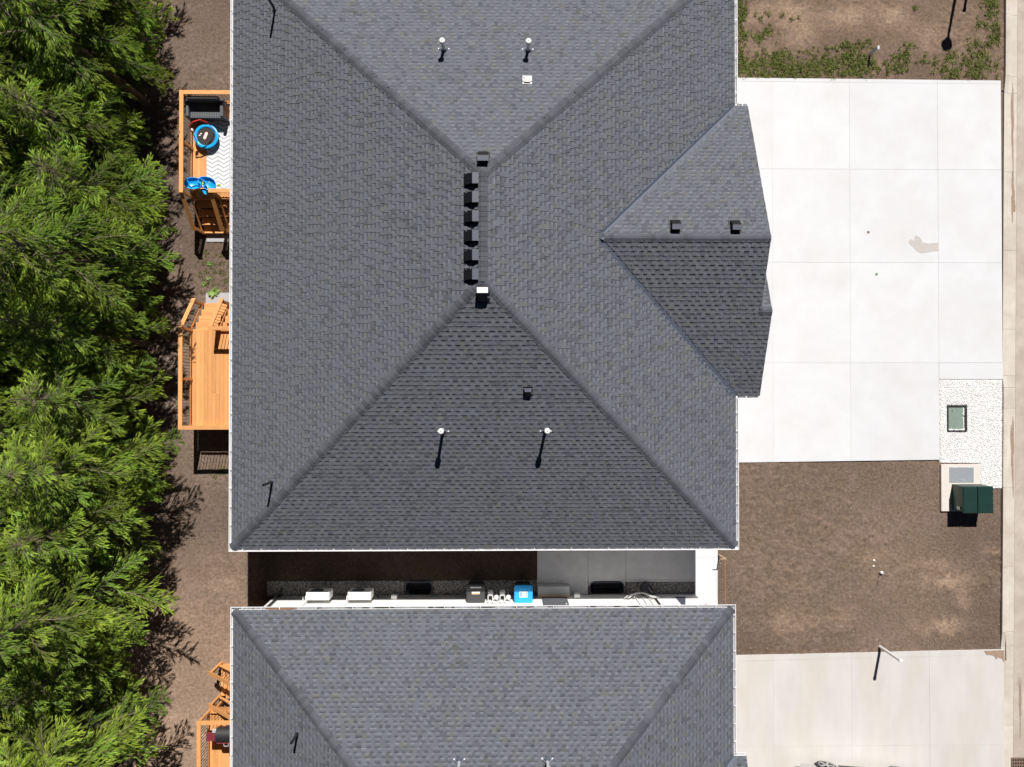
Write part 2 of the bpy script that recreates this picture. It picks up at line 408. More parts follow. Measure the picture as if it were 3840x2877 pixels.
g0 = np.random.default_rng(5)
pts = np.concatenate([np.column_stack([g0.uniform(-13.8, -8.7, 700), g0.uniform(-15.5, 15.5, 700), np.full(700, .022)]),
                      np.column_stack([g0.uniform(8.3, 19.3, 2600), g0.uniform(-10, -2.8, 2600), np.full(2600, .034)]),
                      np.column_stack([g0.uniform(8.1, 19.4, 600), g0.uniform(12.1, 15.6, 600), np.full(600, .024)])])
stones('pebbles', pts, (.006, .019), 'pebble', greys(.3, 1.0, (1.0, .88, .76)), 3, kind='stuff')
for nm, px, py, sz, lab in [('stone', 3278, 2102, .055, 'pale angular stone lying north of the white globe on bare soil'),
                            ('stone', 3276, 2124, .045, 'small pale stone closest to the white globe on bare soil')]:
    c = P(px, py, .03); o = stones(nm, np.array([[c.x, c.y, .035]]), (sz, sz + .002), 'pebble', greys(1.45, 1.5, (1, .94, .86)), px)
    o['label'] = lab; o['category'] = 'stone'; o['group'] = 'pale stones on the bare soil'

# ------------------------------------------------------------------ driveways, walk, kerb, road
def slab_field(name, xs, ys, ztop, m, skip=None, warp=None):
    root = MB()
    for i in range(len(xs) - 1):
        for j in range(len(ys) - 1):
            if skip and skip(i, j): continue
            q = [(xs[i], ys[j]), (xs[i + 1], ys[j]), (xs[i + 1], ys[j + 1]), (xs[i], ys[j + 1])]
            if warp: q = [warp(*a) for a in q]
            root.prism(q, -.05, ztop - .007)
    r = root.build(name, 'joint', kind='structure')
    for i in range(len(xs) - 1):
        for j in range(len(ys) - 1):
            if skip and skip(i, j): continue
            gp = .0035; q = [(xs[i] + gp, ys[j] + gp), (xs[i + 1] - gp, ys[j] + gp), (xs[i + 1] - gp, ys[j + 1] - gp), (xs[i] + gp, ys[j + 1] - gp)]
            if warp: q = [warp(*a) for a in q]
            MB().prism(q, ztop - .006, ztop + rnd.uniform(-.001, .002)).build('slab', m, r)
    return r


DZ = .07
def warpA(x, y):
    if y > 11: y += (x - 14) * -.0045
    if y < -2.4: y += (x - 13) * .012
    return (x, y)
slab_field('driveway', [7.5, 10.42, 13.42, 16.85, 19.33], [-2.73, 1.05, 4.91, 8.51, 11.86, 12.0], DZ, 'concA',
           skip=lambda i, j: i == 3 and j == 0, warp=warpA)
MB().prism([(16.855, .42), (19.33, .42), (19.33, 1.045), (16.855, 1.045)], -.04, DZ + .001).build('driveway_strip', 'concA', kind='structure')
def warpB(x, y): return (x, y + ((x - 13) * .0165 if y > -10.6 else 0))
slab_field('driveway', [7.5, 10.39, 13.41, 16.41, 19.30], [-22.0, -17.5, -13.6, -10.28, -10.07], DZ, 'concB', warp=warpB)
# walk between the houses
r = MB().box(1.37, 8.27, -7.795, -4.85, -.05, .03).build('walkway', 'joint', kind='structure') if False else None
wk = MB()
for a in [(1.37, 3.30, -7.79, -4.85), (4.76, 8.28, -7.32, -4.85), (7.40, 8.28, -9.3, -7.33), (3.31, 4.75, -7.29, -4.85)]:
    wk.box(a[0], a[1], a[2], a[3], -.04, .035)
wk = wk.build('walkway', 'joint', kind='structure')
for a in [(1.37, 3.30, -7.79, -6.12), (1.37, 4.75, -6.11, -4.86), (3.31, 4.75, -7.28, -6.12), (4.76, 7.40, -7.24, -6.12), (4.76, 7.40, -6.11, -4.86), (7.41, 8.28, -9.3, -6.4), (7.41, 8.28, -6.39, -4.86), (4.76, 7.40, -7.325, -7.25)]:
    MB().box(a[0], a[1], a[2], a[3], .02, .05, ch=.004).build('slab', 'concA' if a[0] > 7 else 'walk', wk)  # sunlight on the end slabs put into a paler concrete colour
# patio slabs under the stairs
for (a, lab) in [((-11.2, -8.6, 5.63, 6.35), 'grey concrete slab at the foot of the stairs of the toy-filled deck'),
                 ((-11.22, -9.9, 3.08, 3.70), 'grey concrete slab with a leafy weed at the foot of the empty deck stairs')]:
    o = MB().box(*a, -.03, .055, ch=.008).build('patio_slab', 'slabgrey'); o['label'] = lab; o['category'] = 'slab'
MB().box(-9.89, -8.6, 3.32, 3.70, -.03, .054, ch=.008).build('patio_slab', 'slabgrey', label='narrow grey concrete slab beside the house wall near the empty deck', category='slab')

def XC(y): return 19.385 + (y - 4.7) * .0128      # kerb line
cb = MB(); cb.prism([(XC(-40) - .02, -40), (XC(-40) + .62, -40), (XC(40) + .62, 40), (XC(40) - .02, 40)], -.06, -.004); cb = cb.build('curb', 'joint', kind='structure')
ydrops = [(-22, -9.75), (.55, 11.7)]
def ztop(y):
    for a, b in ydrops:
        if a <= y <= b: return .055
        if b < y < b + .45: return .055 + (y - b) / .45 * .075
        if a - .45 < y < a: return .055 + (a - y) / .45 * .075
    return .13
ys = [-40, -31, -22.5, -22]; y = -19.0
while y < 24: ys.append(y); y += 3.05
ys += [-9.75, -9.3, .1, .55, 11.7, 12.15, 33]; ys = sorted(ys); ys = [a for i, a in enumerate(ys) if i == 0 or a - ys[i - 1] > .2]
for a, b in zip(ys[:-1], ys[1:]):
    a += .004; b -= .004; za, zb = ztop(a + .002), ztop(b - .002)
    m = MB()
    vs = []
    for yy, zz in ((a, za), (b, zb)):
        x = XC(yy); vs += [(x, yy, -.05), (x, yy, zz), (x + .15, yy, zz), (x + .19, yy, .012), (x + .54, yy, .0), (x + .54, yy, -.05)]
    m.add(vs, [tuple(range(6)), tuple(range(11, 5, -1))] + [(i, (i + 1) % 6, 6 + (i + 1) % 6, 6 + i) for i in range(6)])
    m.build('curb_segment', 'curb', cb)
nx, ny = 60, 900
MB().prism([(XC(-60) + .545, -60), (30, -60), (30, 60), (XC(60) + .545, 60)], -.05, .004).build('road', 'road', kind='structure')
# tracked dirt along the gutter pan
def blob(c, rx, ry, n=26, seed=1, z0=.0, th=.003, rag=.25):
    g = random.Random(seed); ph = [g.uniform(0, 6.28) for _ in range(4)]
    poly = []
    for i in range(n):
        t = 6.2832 * i / n; k = 1 + rag * (math.sin(3 * t + ph[0]) * .5 + math.sin(5 * t + ph[1]) * .35 + math.sin(9 * t + ph[2]) * .25)
        poly.append((c[0] + rx * k * math.cos(t), c[1] + ry * k * math.sin(t)))
    return MB().prism(poly, z0, z0 + th)
for px_, py_, rx, ry, lab in ((3797, 470, .05, 1.5, 'brown dirt streak in the gutter pan beside the upper driveway'), (3799, 745, .07, .75, 'wide brown dirt patch in the gutter pan beside the upper driveway'),
                              (3826, 2640, .05, .95, 'dark wet streak along the road edge near the drain grate'), (3797, 1690, .06, 1.2, 'brown dirt streak in the gutter pan beside the white gravel')):
    c = P(px_, py_, .01); blob((c.x, c.y), rx, ry, 40, px_, .009 if px_ < 3815 else .006, .004, .55).build('dirt_streak', 'dirt', None, label=lab, category='dirt')
# ------------------------------------------------------------------ gravel beds
gb = [(16.87, .40), (19.32, .40), (19.30, -3.80), (18.42, -3.72), (18.42, -2.83), (16.87, -2.80)]
MB().prism(gb, -.03, .045).build('gravel_bed', 'gravelbed', kind='structure')
def inpoly(q):
    ok = (q[:, 0] > 16.9) & (q[:, 0] < 19.30) & (q[:, 1] < .38) & (q[:, 1] > -3.78)
    return ok & ~((q[:, 0] < 18.45) & (q[:, 1] < -2.8)) & ~((q[:, 0] > 17.14) & (q[:, 0] < 17.93) & (q[:, 1] > -1.61) & (q[:, 1] < -.56))
q = np.column_stack([g0.uniform(16.8, 19.4, 24000), g0.uniform(-3.8, .45, 24000), np.full(24000, .052)]); q = q[inpoly(q)]
stones('white_gravel', q, (.012, .026), 'whitestone', greys(.78, 1.1), 14, flat=.75, kind='stuff')
for k, (a, n) in enumerate([((-8.87, -3.70, -7.79, -7.25), 5200), ((-2.57, 1.36, -7.79, -7.25), 3900), ((4.78, 7.37, -7.79, -7.345), 2400)]):
    MB().box(a[0], a[1], a[2], a[3], -.03, .03).build('gravel_strip', 'greybed', kind='structure')
    q = np.column_stack([g0.uniform(a[0], a[1], n), g0.uniform(a[2], a[3], n), np.full(n, .036)])
    stones('grey_gravel', q, (.010, .022), 'greystone', greys(.35, 2.2, (1, .97, .93)), 90 + k, kind='stuff')

# ------------------------------------------------------------------ houses
S_ = 5 / 12.0
NL = math.sqrt(1 + S_ * S_)
X0, X1, YS, YN, ZE = -8.924, 7.852, -5.235, 14.564, 3.40
HW = (X1 - X0) / 2
GN, GS, GH, XF = 9.56, -.16, 4.86, 8.32
GY = (GN + GS) / 2
SH, XF2 = 2.70, 8.69; SY = GS + SH
CO = .132                      # plan depth of one shingle course


class House:
    pass


def make_house(off, label, yvis, tag_seed):
    h = House(); dx, dy, dz = off
    rg = random.Random(tag_seed)
    x0, x1, ys, yn, ze = X0 + dx, X1 + dx, YS + dy, YN + dy, ZE + dz
    gn, gs, gy, xf, sy, xf2 = GN + dy, GS + dy, GY + dy, XF + dx, SY + dy, XF2 + dx
    h.x0, h.x1, h.ys, h.yn, h.ze = x0, x1, ys, yn, ze
    root = thing('house', ((x0 + x1) / 2, (ys + yn) / 2, 0), label, 'house'); h.root = root
    V3 = Vector
    # name: plan point, normal, dmax, intervals
    h.sl = {
        'W': (lambda u, d: (x0 + d, u), V3((-S_, 0, 1)), HW, lambda d: [(ys + d, yn - d)]),
        'E': (lambda u, d: (x1 - d, u), V3((S_, 0, 1)), HW,
              lambda d: [(ys + d, gs + d - .09), (gn - d + .09, yn - d)] if d < GH - .05 else [(ys + d, yn - d)]),
        'S': (lambda u, d: (u, ys + d), V3((0, -S_, 1)), HW, lambda d: [(x0 + d, x1 - d)]),
        'N': (lambda u, d: (u, yn - d), V3((0, S_, 1)), HW, lambda d: [(x0 + d, x1 - d)]),
        'GN': (lambda u, d: (u, gn - d), V3((0, S_, 1)), GH, lambda d: [(x1 - d + .09, xf)]),
        'GS': (lambda u, d: (u, gs + d), V3((0, -S_, 1)), GH, lambda d: [(x1 - d + .09, xf2 if d < SH else xf)]),
        'SN': (lambda u, d: (u, sy + SH - d), V3((0, S_, 1)), SH, lambda d: [(xf + .002, xf2)] if d > .3 else []),
    }
    def pt(sn, u, d, n=0.0):
        f, nm, _, _ = h.sl[sn]; a, b = f(u, d); k = n / NL
        return (a + nm.x * k, b + nm.y * k, ze + S_ * d + nm.z * k)
    h.pt = pt
    def roofpt(px, py, sn):
        z = ze + 1
        for _ in range(40):
            q = P(px, py, z)
            d = {'W': q.x - x0, 'E': x1 - q.x, 'S': q.y - ys, 'N': yn - q.y, 'GN': gn - q.y, 'GS': q.y - gs}[sn]
            z = .5 * z + .5 * (ze + S_ * d)
        return P(px, py, z)
    h.roofpt = roofpt
    # ---- roof deck
    ry0, ry1, rx, zr = ys + HW, yn - HW, (x0 + x1) / 2, ze + S_ * HW
    zg = ze + S_ * GH; vx = x1 - GH; zs = ze + S_ * SH; lo = .012
    m = MB()
    def poly(*q): m.add([(a, b, c - lo) for a, b, c in q], [tuple(range(len(q)))])
    poly((x0, ys, ze), (rx, ry0, zr), (rx, ry1, zr), (x0, yn, ze)); poly((x1, yn, ze), (rx, ry1, zr), (rx, ry0, zr), (x1, ys, ze))
    poly((x0, ys, ze), (x1, ys, ze), (rx, ry0, zr)); poly((x1, yn, ze), (x0, yn, ze), (rx, ry1, zr))
    poly((x1, gn, ze), (xf, gn, ze), (xf, gy, zg), (vx, gy, zg)); poly((x1, gs, ze), (xf2, gs, ze), (xf2, sy, zs), (xf, sy, zs), (xf, gy, zg), (vx, gy, zg))
    poly((xf - .3, sy + 2.4, ze + S_ * .3), (xf2, sy + 2.4, ze + S_ * .3), (xf2, sy, zs), (xf - .3, sy, zs))
    roof = m.build('roof', 'underlay', root); h.roof = roof
    # ---- shingles
    pieces = []
    def shade():
        t = rg.random(); k = rg.uniform(.92, 1.08)
        if t < .13: k *= .80
        elif t > .94: k *= 1.08
        if rg.random() < .05: return (k * 1.05, k * 1.01, k * .90)
        return (k * rg.uniform(.98, 1.02), k, k * rg.uniform(.98, 1.04))
    for sn, (f, nm, dmax, iv) in h.sl.items():
        nc = int((dmax - .02) / CO) + 1
        for k in range(nc):
            d0 = k * CO - .018; d1 = min(d0 + CO + .012, dmax - .004)
            if d1 - d0 < .02: continue
            A, B = iv(max(d0, .0)), iv(min(d1, dmax - .01))
            if len(B) != len(A): B = A if len(B) < len(A) else B[:len(A)]
            for (L0, R0), (L1, R1) in zip(A, B):
                u = min(L0, L1) - rg.uniform(0, .3); top = max(R0, R1); raised = rg.random() < .5
                while u < top:
                    wd = rg.uniform(.09, .17) if raised else rg.uniform(.09, .155)
                    if rg.random() < .10: wd *= 1.6
                    ua, ub = u, u + wd; u = ub
                    a0, b0, a1, b1 = max(ua, L0), min(ub, R0), max(ua, L1), min(ub, R1)
                    if b0 - a0 < .004 and b1 - a1 < .004: raised = not raised; continue
                    b0 = max(b0, a0 + .001); b1 = max(b1, a1 + .001)
                    if yvis is not None:
                        c = f((a0 + b0) / 2, d0)
                        if c[1] < yvis: raised = not raised; continue
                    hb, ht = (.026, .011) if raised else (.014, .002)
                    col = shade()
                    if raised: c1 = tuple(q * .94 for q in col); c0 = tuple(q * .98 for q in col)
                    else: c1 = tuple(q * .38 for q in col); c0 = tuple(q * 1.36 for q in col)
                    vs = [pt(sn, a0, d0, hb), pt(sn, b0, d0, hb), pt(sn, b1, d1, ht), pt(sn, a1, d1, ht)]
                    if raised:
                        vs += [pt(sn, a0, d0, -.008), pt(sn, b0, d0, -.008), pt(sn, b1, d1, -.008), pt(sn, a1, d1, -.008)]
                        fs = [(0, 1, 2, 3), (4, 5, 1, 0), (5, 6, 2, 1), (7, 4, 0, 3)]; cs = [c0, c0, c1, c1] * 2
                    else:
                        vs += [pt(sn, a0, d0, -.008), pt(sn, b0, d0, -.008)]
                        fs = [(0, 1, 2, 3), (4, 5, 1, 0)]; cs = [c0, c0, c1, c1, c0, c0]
                    dep = CAM_H - vs[0][2]
                    infr = -14.2 < vs[0][1] * 23 / dep < 14.2
                    pieces.append(((b0 - a0) * (d1 - d0) / dep ** 2 * (1 if infr else .01) if sn != 'S' else (b0 - a0) * (d1 - d0) / dep ** 2 * .97, vs, fs, cs))
                    raised = not raised
    pieces.sort(key=lambda q: -q[0])
    for sc, vs, fs, cs in pieces[:300]:
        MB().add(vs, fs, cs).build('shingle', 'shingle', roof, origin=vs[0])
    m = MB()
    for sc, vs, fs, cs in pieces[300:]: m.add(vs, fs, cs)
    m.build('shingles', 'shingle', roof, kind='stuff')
    m = MB()
    for a, b, sn in ((ys - .03, yn + .03, 'W'), (ys - .03, gs, 'E'), (gn, yn + .03, 'E'), (x0 - .03, x1 + .03, 'S'), (x0 - .03, x1 + .03, 'N'), (x1, xf, 'GN'), (x1, xf2, 'GS')):
        q = [pt(sn, a, -.034, .007), pt(sn, b, -.034, .007), pt(sn, b, .06, .001), pt(sn, a, .06, .001)]
        m.add(q + [(x_, y_, z_ - .012) for x_, y_, z_ in q[:2]], [(0, 1, 2, 3), (4, 5, 1, 0)], (.9, .9, .9))
    m.build('starter_strip', 'shingle', roof)
    # ---- valley metal
    for (ya, sg) in ((gn, -1), (gs, 1)):
        a = V3((x1 + .02, ya - sg * .02, ze)); b = V3((vx, gy, zg)); dr = (b - a).normalized()
        for sn, mm, wd in (('E', 'flash', .17), (('GN' if sg < 0 else 'GS'), 'bluegrey', .17)):
            nm = h.sl[sn][1].normalized(); p = nm.cross(dr)
            if sn == 'E':
                if p.y * sg > 0: p = -p
            elif p.x < 0: p = -p
            MB().add([a + nm * .004, b + nm * .004, b + nm * .006 + p * wd, a + nm * .006 + p * wd], [(0, 1, 2, 3)]).build('valley_flashing', mm, root)
    # ---- hip and ridge caps
    caps = []
    def cap_run(a, b, na, nb, key):
        a, b = V3(a), V3(b); dr = (b - a); Ln = dr.length; dr.normalize(); na = na.normalized(); nb = nb.normalized()
        up = (na + nb).normalized()
        wa = na.cross(dr).normalized(); wb = nb.cross(dr).normalized()
        out = na - nb
        if wa.dot(out) < 0: wa = -wa
        if wb.dot(out) > 0: wb = -wb
        n = int(Ln / .143)
        meshes = []
        for vi in range(6):
            k = rg.choice([.60, .67, .73, .79, .86, .75]) * rg.uniform(.98, 1.02); col = (k, k, k * 1.02)
            W_ = .148
            q = []
            for t, hh in ((0, .030), (.165, .021)):
                o = dr * t
                q += [o + wa * W_ + na * (hh - .006), o + wa * .03 + na * hh + up * .004, o + wb * .03 + nb * hh + up * .004, o + wb * W_ + nb * (hh - .006)]
            q += [v - up * .012 for v in q[:4]] + [q[4] - na * .02, q[7] - nb * .02]
            fs = [(0, 1, 5, 4), (1, 2, 6, 5), (2, 3, 7, 6), (8, 9, 1, 0), (9, 10, 2, 1), (10, 11, 3, 2), (8, 0, 4, 12), (3, 11, 13, 7)]
            mm = MB(); mm.add(q, fs, col); meshes.append((mm, None))
        for i in range(n):
            pos = a + dr * (i * .143)
            if yvis is not None and pos.y < yvis: continue
            caps.append((CAM_H - pos.z + (0 if abs(pos.y) < 14.3 else 5), pos, key, rg.randrange(6)))
        return meshes
    n_ = {k: v[1] for k, v in h.sl.items()}
    sets = {}
    sets['sw'] = cap_run((x0 - .01, ys - .01, ze), (rx, ry0, zr), n_['W'], n_['S'], 'sw')
    sets['se'] = cap_run((x1 + .01, ys - .01, ze), (rx, ry0, zr), n_['E'], n_['S'], 'se')
    sets['nw'] = cap_run((x0 - .01, yn + .01, ze), (rx, ry1, zr), n_['W'], n_['N'], 'nw')
    sets['ne'] = cap_run((x1 + .01, yn + .01, ze), (rx, ry1, zr), n_['E'], n_['N'], 'ne')
    sets['rg'] = cap_run((rx, ry0 - .05, zr), (rx, ry1 + .08, zr), n_['W'], n_['E'], 'rg')
    sets['gg'] = cap_run((xf, gy, zg), (vx - .1, gy, zg), n_['GN'], n_['GS'], 'gg')
    sets['sg'] = cap_run((xf2, sy, zs), (xf - .1, sy, zs), n_['GN'], n_['GS'], 'sg')
    caps.sort(key=lambda q: q[0])
    done = {}
    for i, (sc, pos, key, vi) in enumerate(caps):
        if i < 300:
            if (key, vi) not in done:
                mm = sets[key][vi][0]; o = MB(); o.v, o.f, o.c, o.hasc = mm.v, mm.f, mm.c, True
                ob = o.build('ridge_cap', 'shingle', roof, origin=(0, 0, 0)); done[(key, vi)] = ob.data
                rl = WLOC[roof.name]; ob.location = tuple(p - r for p, r in zip(pos, rl))
            else: link('ridge_cap', done[(key, vi)], roof, tuple(pos))
        else:
            mm = sets[key][vi][0]
            if 'left' not in done: done['left'] = MB()
            done['left'].add([(a + pos.x, b + pos.y, c + pos.z) for a, b, c in mm.v], mm.f, mm.c)
    if 'left' in done: done['left'].build('ridge_caps', 'shingle', roof, kind='stuff')
    # ---- gutters
    prof = [(0, 0), (0, -.11), (.085, -.115), (.115, -.06), (.128, -.005), (.128, .006), (.108, .006), (.108, -.005), (.098, -.055), (.078, -.10), (.012, -.098), (.012, 0)]
    def gutter(a, b, fixed, axis, out, ma, mbit, extra=0.0):
        """runs from a to b along axis ('y' or 'x'); out = outward sign; ma/mbit mitre at the ends (+1 outer corner)"""
        m = MB(); vs = []; z = ze - .02
        for e, mi in ((a, -ma), (b, mbit)):
            for o_, zz in prof:
                t = e + mi * o_
                vs.append((fixed + out * o_, t, z + zz) if axis == 'y' else (t, fixed + out * o_, z + zz))
        n = len(prof)
        m.add(vs, [tuple(range(n)), tuple(range(2 * n - 1, n - 1, -1))] + [(i, (i + 1) % n, n + (i + 1) % n, n + i) for i in range(n)])
        g = m.build('gutter', 'gutter', root)
        t = a + rg.uniform(.15, .4)
        while t < b - .1:
            if yvis is None or (t if axis == 'y' else fixed) > yvis:
                q = (fixed + out * .005, fixed + out * .126, t - .013, t + .013) if axis == 'y' else (t - .013, t + .013, fixed + out * .005, fixed + out * .126)
                MB().box(*q, z - .004, z + .012).build('hanger', 'white', g)
            t += .61 + rg.uniform(-.02, .02)
        return g
    gutter(ys, yn, x0, 'y', -1, 1, 1)
    h.gS = gutter(x0, x1, ys, 'x', -1, 1, 1); h.gN = gutter(x0, x1, yn, 'x', 1, 1, 1)
    gutter(ys, gs - .13, x1, 'y', 1, 1, 0); gutter(gn + .13, yn, x1, 'y', 1, 0, 1)
    gutter(x1 + .13, xf - .005, gn, 'x', 1, 0, 0); gutter(x1 + .13, xf2 - .005, gs, 'x', -1, 0, 0)
    # ---- fascia, soffit, rake boards
    m = MB(); zt, zb = ze - .022, ze - .215; t = .02
    m.box(x0, x0 + t, ys, yn, zb, zt); m.box(x1 - t, x1, ys, yn, zb, zt)
    m.box(x0 + t, x1 - t, ys, ys + t, zb, zt); m.box(x0 + t, x1 - t, yn - t, yn, zb, zt)
    m.box(x1, xf, gn - t, gn, zb, zt); m.box(x1, xf2, gs, gs + t, zb, zt)
    m.build('fascia', 'white', root)
    m = MB(); m.box(x0 + t, x1 - t, ys + t, yn - t, zb - .012, zb - .002); m.box(x1 + .002, xf - .03, gs + t, gn - t, zb - .012, zb - .003)
    m.build('soffit', 'soffit', root)
    for xx, ya, yb, za, zb2 in ((xf, gn, gy, ze, zg), (xf, sy, gy, zs, zg), (xf2, gs, sy, ze, zs), (xf2, sy + 2.4, sy, ze + S_ * .3, zs)):
        MB().add([(xx - .02, ya, za - .17), (xx - .02, yb, zb2 - .17), (xx - .02, yb, zb2 - .014), (xx - .02, ya, za - .014),
                  (xx + .004, ya, za - .17), (xx + .004, yb, zb2 - .17), (xx + .004, yb, zb2 - .010), (xx + .004, ya, za - .010)],
                 [(0, 1, 2, 3), (4, 5, 6, 7), (0, 1, 5, 4), (3, 2, 6, 7), (0, 3, 7, 4), (1, 2, 6, 5)]).build('rake_board', 'trim', root)
    # ---- walls
    ov = .41; zw = ze - .22
    m = MB(); m.box(x0 + ov, x1 - ov, ys + ov, yn - ov, -.02, zw); h.wall = m.build('wall', 'siding', root)
    m = MB(); m.prism([(gs + ov, -.02), (gn - ov, -.02), (gn - ov, zw), (gy, zg - .2), (gs + ov, zw)], 0, 1)
    m.v = [(xf - .4 if c == 0 else x1 - ov + .01, a, b) for a, c, b in [(v[0], v[2], v[1]) for v in m.v]]
    m.build('garage_wall', 'siding', root)
    for yy in (gy - 2.35, gy + 2.35):
        dr = MB().box(xf - .398, xf - .36, yy - 2.1, yy + 2.1, .03, 2.25).build('garage_door', 'acwhite', root)
        for k in range(4): MB().box(xf - .36, xf - .348, yy - 2.06, yy + 2.06, .07 + k * .545, .58 + k * .545, ch=.0).build('door_panel', 'acwhite', dr)
    return h


HA = make_house((0, 0, 0), 'large house with a complete dark grey shingled hip roof and front garage gable', None, 3)
HB = make_house((-.03, -21.964, -.25), 'neighbouring grey hip-roofed house with bins and meters along its white wall', -16.4, 9)


# ---- things fixed on the roofs
def frame(sn):
    """downhill horizontal unit vector and along-eave unit vector"""
    return {'W': (Vector((-1, 0, 0)), Vector((0, 1, 0))), 'E': (Vector((1, 0, 0)), Vector((0, 1, 0))), 'S': (Vector((0, -1, 0)), Vector((1, 0, 0))),
            'N': (Vector((0, 1, 0)), Vector((1, 0, 0))), 'GN': (Vector((0, 1, 0)), Vector((1, 0, 0)))}[sn]


def box_vent(h, sn, px, py, wd, ln, ht, top='ventgrey', body='darkmetal', label=None):  # default grey lid colour paints in sky reflected on black metal
    c = h.roofpt(px, py, sn); dn, al = frame(sn)
    def q(a, b, z): return tuple(c + al * a + dn * b + Vector((0, 0, z)))
    m = MB(); fl = .06
    e = [(-wd / 2 - fl, -ln / 2 - fl), (wd / 2 + fl, -ln / 2 - fl), (wd / 2 + fl, ln / 2 + fl * .5), (-wd / 2 - fl, ln / 2 + fl * .5)]
    m.add([q(a, b, -S_ * b + .024) for a, b in e] + [q(a, b, -S_ * b + .01) for a, b in e], [(0, 1, 2, 3), (4, 5, 1, 0), (5, 6, 2, 1), (6, 7, 3, 2), (7, 4, 0, 3)])
    pr = [(-ln / 2, S_ * ln / 2 - .01), (-ln / 2, ht - .025), (-ln / 2 + .03, ht), (-.03, ht + .002), (.0, ht - .012), (ln / 2, -S_ * ln / 2 + ht * .42), (ln / 2, -S_ * ln / 2 + .02)]
    n = len(pr)
    m.add([q(-wd / 2, b, z) for b, z in pr] + [q(wd / 2, b, z) for b, z in pr],
          [tuple(range(n)), tuple(range(2 * n - 1, n - 1, -1))] + [(i, (i + 1) % n, n + (i + 1) % n, n + i) for i in range(n)])
    v = m.build('roof_vent', body, h.root, origin=tuple(c))
    if label: v['label'] = label
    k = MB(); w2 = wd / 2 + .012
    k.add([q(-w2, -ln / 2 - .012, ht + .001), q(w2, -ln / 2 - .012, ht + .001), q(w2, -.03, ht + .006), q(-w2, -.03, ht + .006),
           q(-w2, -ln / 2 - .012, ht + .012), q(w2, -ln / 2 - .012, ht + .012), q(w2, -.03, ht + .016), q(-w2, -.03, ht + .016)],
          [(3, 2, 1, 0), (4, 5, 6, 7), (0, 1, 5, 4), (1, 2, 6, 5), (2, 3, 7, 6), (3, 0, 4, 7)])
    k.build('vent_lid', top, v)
    return v


for py in (671, 741, 812, 884, 956, 1028): box_vent(HA, 'W', 1768, py + 4, .29, .40, .20)
box_vent(HA, 'N', 1812, 592, .29, .34, .30)
box_vent(HA, 'S', 1810, 1108, .29, .36, .30, top='white', label='box vent below the ridge end with sun glare painted white on its lid')  # white lid colour paints in sun glare on the dark vent top
box_vent(HA, 'GN', 2531, 846, .27, .33, .27); box_vent(HA, 'GN', 2755, 848, .27, .33, .27)
box_vent(HA, 'N', 1977, 299, .17, .22, .11, top='greymeter', body='greymeter', label='low white plastic roof vent')
box_vent(HA, 'S', 1979, 1474, .18, .26, .20)


def flue(h, sn, px, py, ht, big=False):
    c = h.roofpt(px, py, sn); r = .048
    dn, al = frame(sn)
    v = MB().lathe(tuple(c), [(r, -.06), (r, ht)], 16).build('flue_pipe', 'galv', h.root, origin=tuple(c), smooth=False)
    MB().lathe(tuple(c), [(.11, -.045), (.105, .0), (.052, .10), (.049, .102)], 18).build('storm_collar', 'ventgrey', v)
    k = MB().lathe(tuple(c), [(.05, ht - .12), (.085, ht - .105), (.092, ht - .02), (.09, ht), (.07, ht + .022), (.02, ht + .03)], 18).build('rain_cap', 'white', v)
    MB().lathe(tuple(c), [(.014, ht + .028), (.014, ht + .034)], 10).build('cap_screw', 'dark', v)
    for s in (-1, 1):
        p = c + al * s * .16 - dn * -.05; p.z += .02 - S_ * .05
        MB().lathe(tuple(p), [(.026, -.02), (.026, .015), (.016, .022)], 8).build('brace_foot', 'white', v)
        MB().tube([tuple(p), tuple(c + Vector((0, 0, .22)))], .006, 5).build('brace', 'galv', v)


flue(HA, 'S', 1662, 1612, .85); flue(HA, 'S', 2046, 1611, .85); flue(HA, 'N', 1664, 190, .64); flue(HA, 'N', 1979, 192, .64)
flue(HB, 'N', 1722, 2853, .64); flue(HB, 'N', 2052, 2851, .64)


def stub_pipe(h, px, py, ht):
    c = h.roofpt(px, py, 'W')
    v = MB().lathe(tuple(c), [(.042, -.05), (.042, ht), (.034, ht), (.034, ht - .1)], 14).build('plumbing_vent', 'blackpipe', h.root, origin=tuple(c))
    MB().lathe(tuple(c), [(.10, -.06), (.10, .0), (.05, .07), (.044, .072)], 14).build('boot_flashing', 'ventgrey', v)


stub_pipe(HA, 1021.6, 1806, .88); stub_pipe(HA, 1032, 38, .93); stub_pipe(HB, 1117, 2746, .72)

# debris lying in the north gutter of the lower house
for i in range(26):
    x = rnd.uniform(-7.6, 4.6); L = rnd.uniform(.04, .22)
    blob((x, HB.yn + .06), L, .022, 12, i, HB.ze - .115, .02).build('leaf_litter', 'leafbrown', HB.root)
blob((-7.4, HB.yn + .055), .55, .028, 20, 77, HB.ze - .10, .02, .1).build('wood_debris', 'orangeleaf', HB.root)

# ------------------------------------------------------------------ decks
ZD, ZR = 1.18, 2.10
_bal = {}


def baluster(root, x, y, z0, z1):
    L = round(z1 - z0, 3)
    if L not in _bal:
        o = MB().tube([(0, 0, 0), (0, 0, L)], .0095, 6).build('baluster', 'blackrod', root, origin=(0, 0, 0)); _bal[L] = o.data
        rl = WLOC[root.name]; o.location = (x - rl[0], y - rl[1], z0 - rl[2])
    else: link('baluster', _bal[L], root, (x, y, z0))


